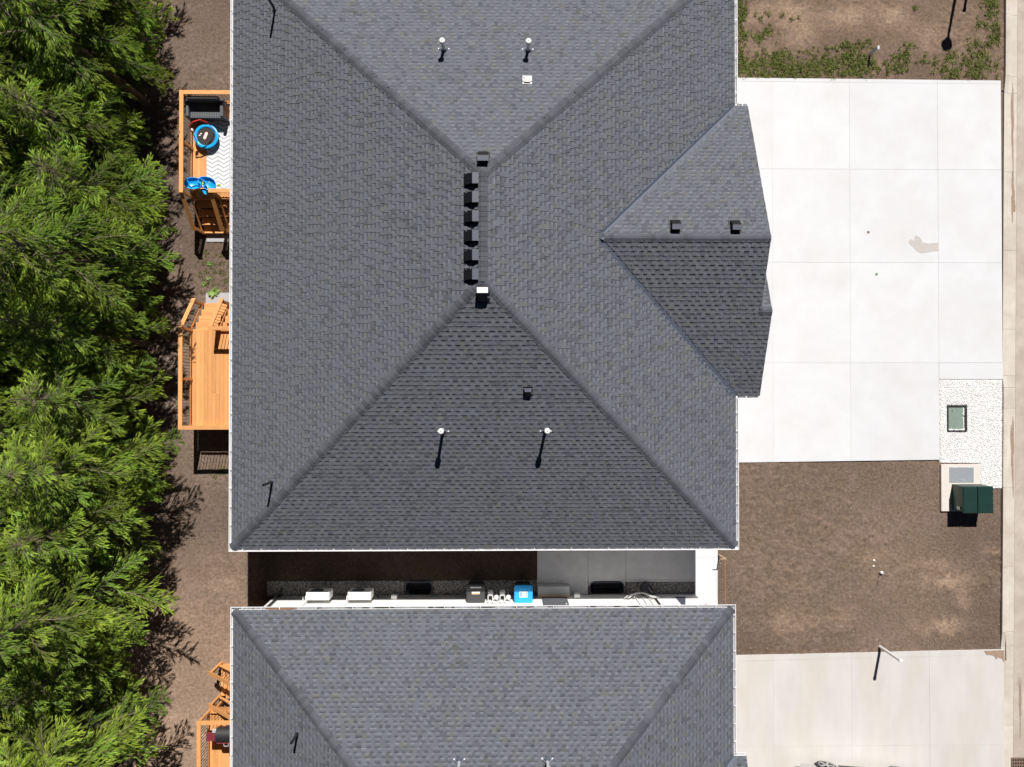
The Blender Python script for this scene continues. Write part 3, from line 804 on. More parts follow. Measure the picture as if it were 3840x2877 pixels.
def rail(root, a, b, za, zb, hgt=.92, posts=(0, 1), extend=(0, 0)):
    """guard from a to b (x,y); za/zb = walking-surface height at the ends"""
    a, b = Vector(a), Vector(b); d = (b - a); L = d.length; d.normalize(); wm = 'wood_x' if abs(d.x) > abs(d.y) else 'wood_y'
    def q(t, z): p = a + d * t; return (p.x, p.y, za + (zb - za) * t / L + z)
    MB().beam(q(-extend[0], hgt - .019), q(L + extend[1], hgt - .019), .14, .038).build('rail_cap', wm, root)
    MB().beam(q(.0, hgt - .075), q(L, hgt - .075), .038, .07).build('top_rail', wm, root)
    MB().beam(q(.0, .10), q(L, .10), .038, .085).build('bottom_rail', wm, root)
    n = max(1, int(L / .112)); st = L / n
    for i in range(n):
        t = (i + .5) * st; x, y, z = q(t, 0); baluster(root, x, y, z + .12, z + .86)
    for t in posts:
        x, y, z = q(t * L, 0)
        MB().box(x - .045, x + .045, y - .045, y + .045, max(z - .5, -.02), z + hgt - .04).build('post', 'wood_z', root)


def boards(root, x0, x1, y0, y1, z, seed):
    g = random.Random(seed); x = x0
    while x < x1 - .03:
        w_ = min(.1395, x1 - x)
        cuts = [y0, y1]
        if g.random() < .55: cuts = [y0, g.uniform(y0 + .7, y1 - .7), y1]
        for a, b in zip(cuts[:-1], cuts[1:]):
            MB().box(x, x + w_, a + .0015, b - .0015, z - .032, z + g.uniform(-.001, .001), ch=.002).build('deck_board', 'wood_y', root)
        x += .1435


def deck(label, xw, xe, ya, yb, sg, seed):
    """ya = guarded end, yb = stair end (sg = direction of the stairs)"""
    lo, hi = min(ya, yb), max(ya, yb)
    root = thing('deck', ((xw + xe) / 2, (ya + yb) / 2, 0), label, 'deck')
    boards(root, xw + .02, xe, lo, hi, ZD, seed)
    for a in ((xw - .03, xw + .015, lo, hi), (xw + .016, xe, lo - .04, lo - .002), (xw + .016, xe, hi + .002, hi + .04)):
        MB().box(*a, ZD - .26, ZD - .034).build('rim_joist', 'wood_y' if a[3] - a[2] > 1 else 'wood_x', root)
    x = xw + .3
    while x < xe:
        MB().box(x, x + .038, lo + .01, hi - .01, ZD - .22, ZD - .036).build('joist', 'wood_y', root); x += .41
    for px_ in (xw + .05, xe - .25):
        for py_ in (lo + .1, hi - .1): MB().box(px_ - .045, px_ + .045, py_ - .045, py_ + .045, -.02, ZD - .225).build('support_post', 'wood_z', root)
    ymid = (lo + hi) / 2 + .2 * sg
    rail(root, (xw, ya), (xw, yb), ZD, ZD, posts=(0, .49, 1), extend=(.07, .07))
    rail(root, (xw + .075, ya), (xe, ya), ZD, ZD, posts=(.97,), extend=(0, 0))
    sw = 1.02                                           # stair width
    rail(root, (xw + sw, yb), (xe, yb), ZD, ZD, posts=(0, .97), extend=(.07, 0))
    n = 4; run = .262; rise = ZD / (n + 1)
    for k in range(n):
        z = ZD - rise * (k + 1); y0 = yb + sg * (run * k + .045)
        for j in (0, 1):
            a = y0 + sg * (j * .134); b = a + sg * .130
            MB().box(xw + .06, xw + sw + .10, min(a, b), max(a, b), z - .036, z, ch=.002).build('tread', 'wood_x', root)
    for xx in (xw + .05, xw + sw - .12, xw + sw + .11):
        poly = [(yb + sg * .04, ZD - .04)]
        for k in range(n):
            z = ZD - rise * (k + 1) - .038
            poly += [(yb + sg * (.042 + run * k), z), (yb + sg * (.042 + run * (k + 1)), z)]
        poly += [(yb + sg * (.042 + run * n), -.0), (yb + sg * (run * n - .28), 0), (yb + sg * .04, ZD - .45)]
        m = MB(); m.prism(poly, 0, 1); m.v = [((xx - .019) if c == 0 else xx + .019, a, b) for a, b, c in m.v]
        m.build('stringer', 'wood_y', root)
    yend = yb + sg * (run * n + .02); zend = rise * .9
    for xx in (xw, xw + sw):
        rail(root, (xx, yb + sg * .06), (xx, yend), ZD - .04, zend, posts=(1,), extend=(0, .10))
    return root


d1 = P(680, 345, ZR); d1b = P(680, 714, ZR); d2 = P(676, 1230, ZR); d2b = P(676, 1604, ZR)
XW = (d1.x + d2.x) / 2; XE = HA.x0 + .40
deck('cedar deck holding a dark bench, small trampoline and chevron rug', XW, XE, d1.y, d1b.y, -1, 4)
deck('empty cedar deck with black balusters and stairs leading down beside a leafy weed', XW, XE, d2b.y, d2.y, 1, 5)
# deck of the lower house
d3 = P(745, 2712, ZR); xw, yn3, ys3 = d3.x, d3.y, -17.4; XE3 = HB.x0 + .40
root = thing('deck', (xw + 1, -14.5, 0), 'cedar deck with a barrel grill and side stairs behind the neighbouring house', 'deck')
boards(root, xw + .02, XE3, ys3, yn3, ZD, 9)
for a in ((xw - .03, xw + .015, ys3, yn3), (xw + .016, XE3, yn3 + .002, yn3 + .04), (xw + .016, XE3, ys3 - .04, ys3 - .002)):
    MB().box(*a, ZD - .26, ZD - .034).build('rim_joist', 'wood_y' if a[3] - a[2] > 1 else 'wood_x', root)
for py_ in (ys3 + .1, yn3 - .1): MB().box(xw + .005, xw + .095, py_ - .045, py_ + .045, -.02, ZD - .225).build('support_post', 'wood_z', root)
rail(root, (xw, ys3), (xw, yn3), ZD, ZD, posts=(0, .33, .63, 1), extend=(.07, .07))
rail(root, (xw + .075, yn3), (XE3, yn3), ZD, ZD, posts=(.97,))
ya, yb = yn3 + .20, yn3 + 1.26; xt = -9.42
MB().box(xt, XE3, ya - .14, yb, ZD - .036, ZD).build('landing', 'wood_x', root)
for q in ((xt + .05, yb - .05), (xt + .05, ya)): MB().box(q[0] - .045, q[0] + .045, q[1] - .045, q[1] + .045, -.02, ZD - .04).build('support_post', 'wood_z', root)
for k in range(4):
    z = ZD - ZD / 5 * (k + 1)
    for j in (0, 1):
        a = xt - .262 * k - .04 - j * .134
        MB().box(a - .13, a, ya - .05, yb + .02, z - .036, z, ch=.002).build('tread', 'wood_y', root)
for yy in (ya - .02, yb - .02):
    poly = [(xt - .02, ZD - .04)]
    for k in range(4):
        z = ZD - ZD / 5 * (k + 1) - .038; poly += [(xt - .04 - .262 * k, z), (xt - .04 - .262 * (k + 1), z)]
    poly += [(xt - .04 - 1.048, 0), (xt - .75, 0), (xt - .02, ZD - .45)]
    MB().prism(poly, yy - .019, yy + .019, axis='y').build('stringer', 'wood_x', root)
for yy in (ya - .075, yb + .045):
    rail(root, (xt + .02, yy), (xt - 1.16, yy), ZD, .16, posts=(0, 1), extend=(.05, .10))
    rail(root, (xt + .07, yy), (XE3, yy), ZD, ZD, posts=())

# ------------------------------------------------------------------ things on the decks
c = P(772, 402, ZD + .45); bx, by = c.x, c.y - .05
t = thing('garden_bench', (bx, by, ZD), 'dark grey slatted storage bench on the deck beside the trampoline', 'bench')
MB().box(bx - .64, bx + .64, by - .30, by + .30, ZD + .02, ZD + .40).build('base', 'charcoal', t)
for k in range(18): MB().box(bx - .55 + k * .0615, bx - .55 + k * .0615 + .054, by - .30, by + .20, ZD + .40, ZD + .43, ch=.006).build('slat', 'charcoal2', t)
for s in (-1, 1): MB().box(bx + s * .61 - .055, bx + s * .61 + .055, by - .33, by + .30, ZD, ZD + .60, ch=.012).build('arm', 'charcoal', t)
MB().box(bx - .555, bx + .555, by + .205, by + .30, ZD + .38, ZD + .82, ch=.015).build('backrest', 'charcoal', t)
MB().box(bx - .555, bx + .555, by - .335, by - .302, ZD + .36, ZD + .44, ch=.006).build('front_rail', 'charcoal', t)

a, b = P(775, 446, ZD), P(868, 708, ZD)
MB().box(a.x, XE - .12, b.y, a.y, ZD + .003, ZD + .009).build('rug', 'rug', None, origin=(a.x, b.y, ZD), label='white outdoor rug with a grey chevron pattern on the deck', category='rug')

c = P(773, 512, ZD + .22); tx, ty = c.x, c.y; tz = ZD + .22
t = thing('trampoline', (tx, ty, ZD), 'small round trampoline with blue pad, black mat and red handle', 'trampoline')
MB().lathe((tx, ty, tz), [(.40, -.03), (.44, -.02), (.45, .0), (.43, .02), (.34, .022), (.33, .005), (.33, -.03)], 36).build('pad', 'bluep', t, smooth=True)
MB().lathe((tx, ty, tz), [(.345, -.012), (.345, -.002)], 36).build('jumping_mat', 'mesh', t)
def pill(cx_, cy_, L, r, ang, z0, z1):
    p = []
    for i in range(17): a_ = -math.pi / 2 + math.pi * i / 16; p.append((L / 2 + r * math.cos(a_), r * math.sin(a_)))
    for i in range(17): a_ = math.pi / 2 + math.pi * i / 16; p.append((-L / 2 + r * math.cos(a_), r * math.sin(a_)))
    ca, sa = math.cos(ang), math.sin(ang)
    return MB().prism([(cx_ + x * ca - y * sa, cy_ + x * sa + y * ca) for x, y in p], z0, z1)
lg = pill(tx - .02, ty + .03, .17, .062, 1.2, tz - .001, tz + .002).build('logo', 'red', t)
pill(tx - .02, ty + .03, .17, .048, 1.2, tz + .0025, tz + .004).build('logo_border', 'paper', lg)
pill(tx - .02, ty + .03, .15, .024, 1.2, tz + .0045, tz + .006).build('logo_text', 'greymeter', lg)
for k in range(6):
    a_ = k * 1.047 + .3; MB().tube([(tx + .4 * math.cos(a_), ty + .4 * math.sin(a_), tz - .02), (tx + .42 * math.cos(a_), ty + .42 * math.sin(a_), ZD)], .013, 8).build('leg', 'blackrod', t)
hp = [(tx - .30, ty - .20, tz), (tx - .34, ty + .02, tz + .45), (tx - .30, ty + .12, tz + .72), (tx - .12, ty + .22, tz + .82), (tx + .12, ty + .30, tz + .80), (tx + .26, ty + .30, tz + .55), (tx + .33, ty + .20, tz)]
MB().tube(hp[:2], .013, 8).build('handle_leg', 'blackrod', t); MB().tube(hp[-2:], .013, 8).build('handle_leg', 'red', t)
MB().tube(hp[1:6], .022, 10).build('handle', 'red', t)
MB().box(tx - .36, tx - .26, ty + .02, ty + .10, tz + .42, tz + .52, ch=.01).build('handle_joint', 'paper', t)
for k in range(2): MB().box(tx - .26 + k * .05, tx - .20 + k * .05, ty + .02 + k * .06, ty + .06 + k * .06, tz + .002, tz + .008).build('warning_tag', 'paper', t)

c = P(757, 692, ZD + .35); ux, uy = c.x, c.y
t = thing('play_table', (ux, uy, ZD), 'bright blue plastic water play table with lime trim beside the deck stairs', 'toy')
def basin(cx_, cy_, rx, ry, z, h, ph, nm, ang=0.0):
    m = MB(); n = 32; rings = []
    pr = [(.80, 0), (.96, h * .6), (1.0, h), (1.02, h + .012), (.95, h + .012), (.92, h), (.86, h * .55), (.80, .03), (.0, .028)]
    vs = []; fs = []
    for r, zz in pr:
        for j in range(n):
            a_ = 6.2832 * j / n; k = 1 + .10 * math.sin(2 * a_ + ph) + .07 * math.sin(3 * a_ + ph * 2)
            x, y = rx * r * k * math.cos(a_), ry * r * k * math.sin(a_)
            vs.append((cx_ + x * math.cos(ang) - y * math.sin(ang), cy_ + x * math.sin(ang) + y * math.cos(ang), z + zz))
    for i in range(len(pr) - 1):
        for j in range(n): fs.append((i * n + j, i * n + (j + 1) % n, (i + 1) * n + (j + 1) % n, (i + 1) * n + j))
    m.add(vs, fs); return m.build(nm, 'bluep', t, smooth=True)
basin(ux - .22, uy + .02, .36, .22, ZD + .30, .13, .6, 'basin', -.15)
basin(ux + .22, uy + .03, .32, .24, ZD + .26, .14, 2.2, 'basin', -.35)
MB().tube([(ux - .50, uy + .12, ZD + .46), (ux - .38, uy + .02, ZD + .47), (ux - .18, uy + .08, ZD + .47), (ux + .0, uy + .04, ZD + .47), (ux + .05, uy - .06, ZD + .47), (ux - .08, uy - .12, ZD + .46)], .018, 8).build('water_channel', 'bluep', t, smooth=True)
MB().prism([(ux - .1, uy - .16), (ux + .14, uy - .14), (ux + .16, uy - .36), (ux + .08, uy - .34), (ux + .02, uy - .24)], ZD + .30, ZD + .34).build('slide', 'bluep', t)
for k in range(4):
    a_ = .7 + k * 1.57; MB().tube([(ux + .32 * math.cos(a_), uy + .14 * math.sin(a_), ZD + .30), (ux + .36 * math.cos(a_), uy + .16 * math.sin(a_), ZD)], .03, 8).build('leg', 'limeplastic', t)
MB().box(ux + .02, ux + .08, uy - .02, uy + .14, ZD + .36, ZD + .40, ch=.01).build('divider', 'limeplastic', t)
MB().box(ux + .50, ux + .60, uy - .02, uy + .06, ZD + .18, ZD + .24, ch=.02).build('spout', 'limeplastic', t)
for k in range(2): MB().lathe((ux - .06 + k * .09, uy - .06, ZD + .335), [(.03, 0), (.04, .02), (.03, .035), (.005, .04)], 10).build('cup', 'paper', t)

# grill on the lower deck
c = P(822, 2762, ZD + .95); gx_, gy_ = c.x, c.y; gz = ZD + .78
t = thing('barrel_grill', (gx_, gy_, ZD), 'black and burgundy barrel grill standing on the lower cedar deck', 'grill')
def halfcyl(x0_, x1_, cy_, cz_, r, up, nm, mt):
    pr = [(cy_ + r * math.cos(math.pi * i / 14), cz_ + (1 if up else -1) * r * .9 * math.sin(math.pi * i / 14)) for i in range(15)]
    m = MB(); n = len(pr); vs = [(x0_, a, b) for a, b in pr] + [(x1_, a, b) for a, b in pr]
    m.add(vs, [tuple(range(n)), tuple(range(2 * n - 1, n - 1, -1))] + [(i, (i + 1) % n, n + (i + 1) % n, n + i) for i in range(n)])
    return m.build(nm, mt, t, smooth=False)
halfcyl(gx_ - .12, gx_ + .62, gy_, gz + .02, .26, True, 'lid', 'trim'); halfcyl(gx_ - .12, gx_ + .62, gy_, gz, .26, False, 'fire_box', 'burg')
MB().box(gx_ - .11, gx_ + .61, gy_ - .275, gy_ - .245, gz + .0, gz + .14, ch=.01).build('lid_front', 'burg', t)
MB().box(gx_ - .50, gx_ - .13, gy_ - .22, gy_ + .08, gz + .03, gz + .06, ch=.008).build('side_shelf', 'burg', t)
MB().tube([(gx_ + .14, gy_ - .27, gz + .12), (gx_ + .15, gy_ - .36, gz + .13), (gx_ + .30, gy_ - .36, gz + .13), (gx_ + .31, gy_ - .27, gz + .12)], .013, 8).build('handle', 'galv', t)
MB().box(gx_ - .28, gx_ - .14, gy_ + .08, gy_ + .2, gz + .03, gz + .09, ch=.01).build('side_burner', 'galv', t)
for sx, sy_ in ((-.08, -.2), (-.08, .2), (.58, -.2), (.58, .2)): MB().beam((gx_ + sx, gy_ + sy_, ZD), (gx_ + sx, gy_ + sy_, gz - .1), .03, .03).build('leg', 'blackrod', t)
MB().box(gx_ - .08, gx_ + .58, gy_ - .2, gy_ + .2, ZD + .15, ZD + .17).build('bottom_shelf', 'charcoal', t)

# ------------------------------------------------------------------ along the white wall of the lower house
YW = HB.yn - .41
fb = HB.root
MB().box(HB.x0 + .40, 1.34, YW + .001, YW + .013, -.01, .46).build('foundation', 'foundation', fb)
# window wells and basement windows
for (a0, a1, b0, b1), lab in zip(WELLS, ('dark window well set in the grey gravel strip', 'dark window well cut into the concrete walkway')):
    n = 10; r_ = .16; out = [(a0, YW + .02)]
    for i in range(n + 1):
        a_ = math.pi - math.pi / 2 * i / n; out.append((a0 + r_ + r_ * math.cos(a_), b1 - r_ + r_ * math.sin(a_)))
    for i in range(n + 1):
        a_ = math.pi / 2 - math.pi / 2 * i / n; out.append((a1 - r_ + r_ * math.cos(a_), b1 - r_ + r_ * math.sin(a_)))
    out.append((a1, YW + .02))
    m = MB(); k = len(out); cxm, cym = (a0 + a1) / 2, (YW + b1) / 2
    inn = [(cxm + (x - cxm) * .97, cym + (y - cym) * (.95 if y > YW + .05 else 1)) for x, y in out]
    vs = [(x, y, -.9) for x, y in out] + [(x, y, .10) for x, y in out] + [(x, y, .10) for x, y in inn] + [(x, y, -.9) for x, y in inn]
    m.add(vs, [(i, i + 1, k + i + 1, k + i) for i in range(k - 1)] + [(k + i, k + i + 1, 2 * k + i + 1, 2 * k + i) for i in range(k - 1)] + [(2 * k + i, 2 * k + i + 1, 3 * k + i + 1, 3 * k + i) for i in range(k - 1)])
    t = thing('window_well', (cxm, cym, 0), lab, 'window well')
    m.build('rim', 'ventgrey', t)
    for cx_, sgn in ((a0, 1), (a1, -1)):
        arc = [(x, y) for x, y in out if (x - (a0 + a1) / 2) * -sgn > 0 and y > YW + .05]
        MB().prism([(cx_ - sgn * .03, b1 + .03)] + [(cx_ - sgn * .03, b1 - r_)] + (arc if sgn > 0 else arc[::-1]) + [(cx_ + sgn * r_, b1 + .03)], -.1, .046).build('collar', 'greybed' if a0 < 0 else 'walk', t)
    MB().box(a0 + .01, a1 - .01, YW + .03, b1 - .02, -.92, -.86).build('floor', 'greybed', t)
    wn = MB().box(a0 + .14, a1 - .14, YW + .002, YW + .03, -.72, -.06).build('window', 'trim', fb)
    for s in (0, 1):
        xa = a0 + .18 + s * (a1 - a0 - .36) / 2; MB().box(xa + .01, xa + (a1 - a0 - .36) / 2 - .01, YW + .031, YW + .035, -.68, -.10).build('pane', 'glass', wn)
MB().box(-3.7, 4.8, YW - .02, YW, -.95, -.01).build('basement_wall', 'foundation', fb)

# stoop and door
t = MB().box(1.38, 2.58, YW + .014, YW + .40, .0, .34, ch=.01).build('stoop', 'walk', None, label='grey concrete door step against the white wall beside the blue bin', category='step')
dr = MB().box(1.52, 2.46, YW + .001, YW + .03, .36, 2.46).build('door', 'charcoal', fb)
MB().box(1.56, 2.42, YW + .03, YW + .04, .42, 2.40).build('door_panel', 'charcoal2', dr); MB().lathe((2.36, YW + .06, 1.35), [(.03, -.02), (.03, .02)], 10, axis='y').build('door_knob', 'galv', dr)
MB().box(1.44, 2.54, YW + .002, YW + .10, .342, .40).build('door_sill', 'stakewood', fb)

# wall-hung heat pumps
for xc, lab in ((-6.67, 'white outdoor heat pump unit on the wall near the house corner'), (-5.16, 'white outdoor heat pump unit on the wall near the gravel window well')):
    t = thing('heat_pump', (xc, YW + .3, .62), lab, 'heat pump', 'heat pumps on the white wall')
    MB().box(xc - .42, xc + .42, YW + .18, YW + .46, .62, 1.22, ch=.025).build('casing', 'acwhite', t)
    MB().lathe((xc - .08, YW + .462, .92), [(.24, 0), (.24, .012), (.22, .014)], 24, axis='y').build('fan_grille', 'charcoal', t)
    MB().box(xc - .36, xc + .36, YW + .461, YW + .468, 1.12, 1.15).build('louvre', 'ventgrey', t)
    for s in (-.3, .3): MB().beam((xc + s, YW + .0, .60), (xc + s, YW + .44, .60), .04, .03).build('bracket', 'acwhite', t)
    MB().tube([(xc - .43, YW + .3, .85), (xc - .50, YW + .26, .95), (xc - .50, YW + .05, 1.0), (xc - .50, YW + .03, 1.7)], .015, 7).build('line_set', 'acwhite', t)
    MB().box(xc - .62, xc - .42, YW + .002, YW + .07, 1.72, 1.86, ch=.01).build('junction_box', 'greymeter', t)


# wheeled bins
def bin_(xc, yc, lid_m, body_m, lab, label_parts):
    t = thing('wheeled_bin', (xc, yc, 0), lab, 'bin')
    m = MB(); z1 = .98; a, b = .25, .27
    q = [(xc - a, yc - .22, .06), (xc + a, yc - .22, .06), (xc + a, yc + .22, .06), (xc - a, yc + .22, .06)]
    q2 = [(xc - .31, yc - .31, z1), (xc + .31, yc - .31, z1), (xc + .31, yc + .31, z1), (xc - .31, yc + .31, z1)]
    m.add(q + q2, [(3, 2, 1, 0), (4, 5, 6, 7), (0, 1, 5, 4), (1, 2, 6, 5), (2, 3, 7, 6), (3, 0, 4, 7)]); m.build('body', body_m, t)
    # domed lid, hinge at the wall side
    n = 10; vs = []; fs = []
    pol = []
    for cx_, cy_, a0 in ((xc + .24, yc + .24, 0), (xc - .24, yc + .24, 90), (xc - .24, yc - .24, 180), (xc + .24, yc - .24, 270)):
        for i in range(5): a_ = R(a0 + i * 22.5); pol.append((cx_ + .10 * math.cos(a_), cy_ + .10 * math.sin(a_)))
    m = MB(); k = len(pol); sh = lambda f: [(xc + (x - xc) * f, yc + (y - yc) * f) for x, y in pol]
    vs = [(x, y, z1 + .002) for x, y in pol] + [(x, y, z1 + .035) for x, y in pol] + [(x, y, z1 + .06) for x, y in sh(.93)] + [(x, y, z1 + .068) for x, y in sh(.80)]
    m.add(vs, [tuple(range(k - 1, -1, -1)), tuple(range(3 * k, 4 * k))] + [(r * k + i, r * k + (i + 1) % k, (r + 1) * k + (i + 1) % k, (r + 1) * k + i) for r in range(3) for i in range(k)])
    l = m.build('lid', lid_m, t)
    MB().box(xc - .20, xc + .20, yc + .215, yc + .265, z1 + .060, z1 + .076, ch=.006).build('lid_grip', 'greymeter' if lid_m == 'binblack' else lid_m, l)
    for nm_, mm, x0_, x1_, y0_, y1_, zz in label_parts: MB().box(xc + x0_, xc + x1_, yc + y0_, yc + y1_, z1 + .069, z1 + .069 + zz).build(nm_, mm, l)
    MB().tube([(xc - .24, yc - .36, z1 + .0), (xc + .24, yc - .36, z1 + .0)], .014, 8).build('handle', lid_m, t)
    for s in (-.22, 0, .22): MB().box(xc + s - .016, xc + s + .016, yc - .37, yc - .30, z1 - .02, z1 + .02).build('handle_bracket', lid_m, t)
    for s in (-.27, .27): MB().lathe((xc + s - .02, yc - .20, .10), [(.10, 0), (.10, .04)], 16, axis='x').build('wheel', 'rubber', t)
    return t


bin_(-.936, -7.47, 'binblack', 'bindark', 'black wheeled bin with a small orange label against the white wall', [('label_sticker', 'paper', -.145, .145, -.01, .085, .003), ('label_stripe', 'paperorange', -.14, .14, -.005, .03, .005)])
bin_(.813, -7.50, 'binblue', 'bindark', 'bright blue wheeled recycling bin with a picture label', [('label_sticker', 'paper', -.15, .15, -.10, .11, .003), ('label_picture', 'paperblue', -.135, -.03, -.08, .09, .005), ('label_picture', 'paperblue', .09, .135, -.08, .09, .005)])

# gas meters
for xc, lab in ((-.40, 'grey gas meter beside the black bin'), (.04, 'grey gas meter beside the blue bin')):
    t = thing('gas_meter', (xc, YW + .25, .5), lab, 'gas meter')
    MB().box(xc - .10, xc + .10, YW + .20, YW + .38, .62, .88, ch=.035).build('meter_body', 'greymeter', t)
    MB().lathe((xc, YW + .385, .80), [(.05, 0), (.05, .015)], 14, axis='y').build('dial', 'paper', t)
    for s in (-.085, .085): MB().tube([(xc + s, YW + .26, .86), (xc + s, YW + .26, 1.02), (xc + s, YW + .12, 1.05), (xc + s, YW + .02, 1.05)], .018, 8).build('pipe', 'greymeter', t)
    MB().lathe((xc + .22, YW + .20, .98), [(.02, -.04), (.085, -.02), (.09, .0), (.085, .02), (.03, .05)], 18).build('regulator', 'greymeter', t)
    MB().tube([(xc + .085, YW + .15, 1.03), (xc + .22, YW + .20, .98), (xc + .22, YW + .20, .05)], .016, 8).build('riser', 'greymeter', t)
    MB().tube([(xc - .14, YW + .10, 1.16), (xc + .22, YW + .10, 1.16)], .016, 8).build('manifold', 'greymeter', t)

# small wall fittings of the lower house
for xc, z0, z1, mm in ((-4.0, .38, .56, 'acwhite'), (2.84, .30, .52, 'acwhite'), (-7.35, .62, .66, 'acwhite')):
    MB().box(xc - .11 if z1 - z0 > .1 else xc - .02, xc + .11 if z1 - z0 > .1 else xc + .02, YW + .014, YW + .16, z0, z1, ch=.01).build('wall_hood', mm, fb)
MB().tube([(-4.62, YW + .03, .3), (-4.62, YW + .14, .5), (-4.62, YW + .14, .62)], .02, 8).build('hose_tap', 'blackpipe', fb)
ds = MB().box(-8.40, -8.32, YW + .005, YW + .07, .16, 2.6).build('downspout', 'trim', fb)  # black colour paints in the downspout's shadow on the wall
MB().beam((-8.36, YW + .04, .18), (-8.30, YW + .34, .08), .08, .06).build('downspout_elbow', 'trim', ds)
MB().beam((-8.36, YW + .04, 2.62), (-8.36, HB.yn + .05, 3.02), .08, .06).build('downspout_elbow', 'trim', ds)
MB().box(-8.56, -8.47, YW - .06, YW + .02, .47, 2.9).build('corner_trim', 'white', fb)
for xc in (5.05, 5.30, 5.52): MB().tube([(xc, YW + .03, .10), (xc, YW + .03, 2.4)], .022, 8).build('conduit', 'acwhite', fb)
MB().tube([(5.75, YW + .04, .05), (5.75, YW + .04, 2.5)], .035, 8).build('conduit', 'trim', fb)
MB().prism([(6.55, .4), (6.95, .4), (6.55, 1.9)], YW + .001, YW + .02, axis='y').build('wall_panel', 'ventgrey', fb)
# coil of pale conduit on the gravel by the wall
t = thing('conduit_coil', (5.2, YW + .2, .05), 'loose bundle of pale grey cable hanging against the white wall', 'cable')
for k in range(7):
    g = random.Random(60 + k); x_a, x_b = 4.55 + g.uniform(-.05, .4), 5.75 + g.uniform(-.25, .25); p = []
    for i in range(13):
        u = i / 12; p.append((x_a + (x_b - x_a) * u, YW + .09 + .05 * k / 7 + .10 * math.sin(u * math.pi) * g.uniform(.8, 1.1), .75 + .22 * k / 7 - .35 * math.sin(u * math.pi) * g.uniform(.7, 1.2)))
    MB().tube(p, .013, 6).build('strand', 'greymeter', t)
t = thing('sump_lid', (5.50, -7.52, 0), 'round black plastic pot standing on the grey gravel strip', 'pot')
MB().lathe((5.50, -7.54, 0), [(.19, .03), (.22, .22), (.225, .24), (.205, .24), (.19, .20), (.17, .19), (0.02, .185)], 28).build('shell', 'bindark', t, smooth=False)
MB().tube([(5.58, -7.50, .2), (5.60, -7.52, .40), (5.66, -7.60, .46), (5.72, -7.68, .30)], .011, 6).build('cable_end', 'greymeter', t)

# string line and stake
c0, c1 = P(2696, 2080, 0), P(2712, 2095, .75)
t = thing('wooden_stake', (c0.x, c0.y, 0), 'pale wooden survey stake in the soil beside the walkway corner', 'stake')
MB().beam((c0.x, c0.y, -.02), (c0.x + .02, c0.y + .02, .72), .04, .035).build('shaft', 'stakewood', t)
MB().beam((c0.x - .16, c0.y - .0, .70), (c0.x + .06, c0.y, .70), .015, .03).build('cross_piece', 'stakewood', t)
MB().tube([(c0.x + .02, c0.y, .69), (c0.x + .03, c0.y - 1.0, .66), (c0.x + .05, -8.25, .62)], .005, 5).build('string_line', 'orange', None, label='orange string stretched from the wooden stake along the walkway edge', category='string')
for k, q in enumerate(((2632, 2263), (2646, 2266))):
    c = P(q[0], q[1], .05); MB().box(c.x - .05, c.x + .05, c.y - .03, c.y + .01, .0525, .0545).build('paint_mark', 'red', None, label=('red spray paint mark on the walkway, closer to the house corner panel', 'red spray paint mark on the walkway, closer to the bare soil')[k], category='paint mark')

# ------------------------------------------------------------------ front yard things
# transformer on its concrete pad
pd = MB(); pd.box(16.89, 18.40, -4.66, -2.86, -.02, .11, ch=.012)
pd = pd.build('transformer_pad', 'padconc', None, label='pale concrete pad under the green transformer beside white gravel', category='concrete pad')
hc = MB().box(17.20, 18.14, -3.55, -2.97, .112, .122).build('hatch', 'hatch', pd, label='grey steel hatch')
MB().box(17.62, 17.78, -3.47, -3.45, .122, .134).build('hatch_handle', 'galv', hc)
for x in (17.34, 17.92): MB().box(x, x + .12, -2.99, -2.972, .122, .130).build('hinge', 'galv', hc)
t = thing('transformer', (17.86, -4.12, .11), 'dark green metal transformer cabinet standing on the concrete pad', 'transformer')
x0_, x1_, y0_, y1_, z0_, z1_ = 17.30, 18.42, -4.60, -3.61, .112, .80
m = MB()
m.add([(x0_, y0_ + .06, z0_), (x1_, y0_ + .06, z0_), (x1_, y1_ - .0, z0_), (x0_, y1_, z0_), (x0_, y0_ + .02, z1_ - .05), (x1_, y0_ + .02, z1_ - .05), (x1_, y1_ - .02, z1_ - .05), (x0_, y1_ - .02, z1_ - .05)],
      [(3, 2, 1, 0), (4, 5, 6, 7), (0, 1, 5, 4), (1, 2, 6, 5), (2, 3, 7, 6), (3, 0, 4, 7)]); m.build('cabinet', 'tgreen', t)
MB().box(x0_ - .012, x0_ + .535, y0_ - .02, y1_ + .0, z1_ - .048, z1_, ch=.03).build('lid', 'tgreen', t)
MB().box(x0_ + .548, x1_ + .012, y0_ - .02, y1_ + .0, z1_ - .048, z1_ - .004, ch=.02).build('lid', 'tgreen', t)
for x in (x0_ + .10, x0_ + .50, x0_ + .86): MB().box(x, x + .12, y0_ - .035, y0_ + .03, z1_ - .14, z1_ - .10).build('lifting_lug', 'greymeter', t)
MB().box(x0_ - .03, x0_ - .002, y0_ + .08, y0_ + .20, .45, .62, ch=.004).build('padlock_plate', 'galv', t)
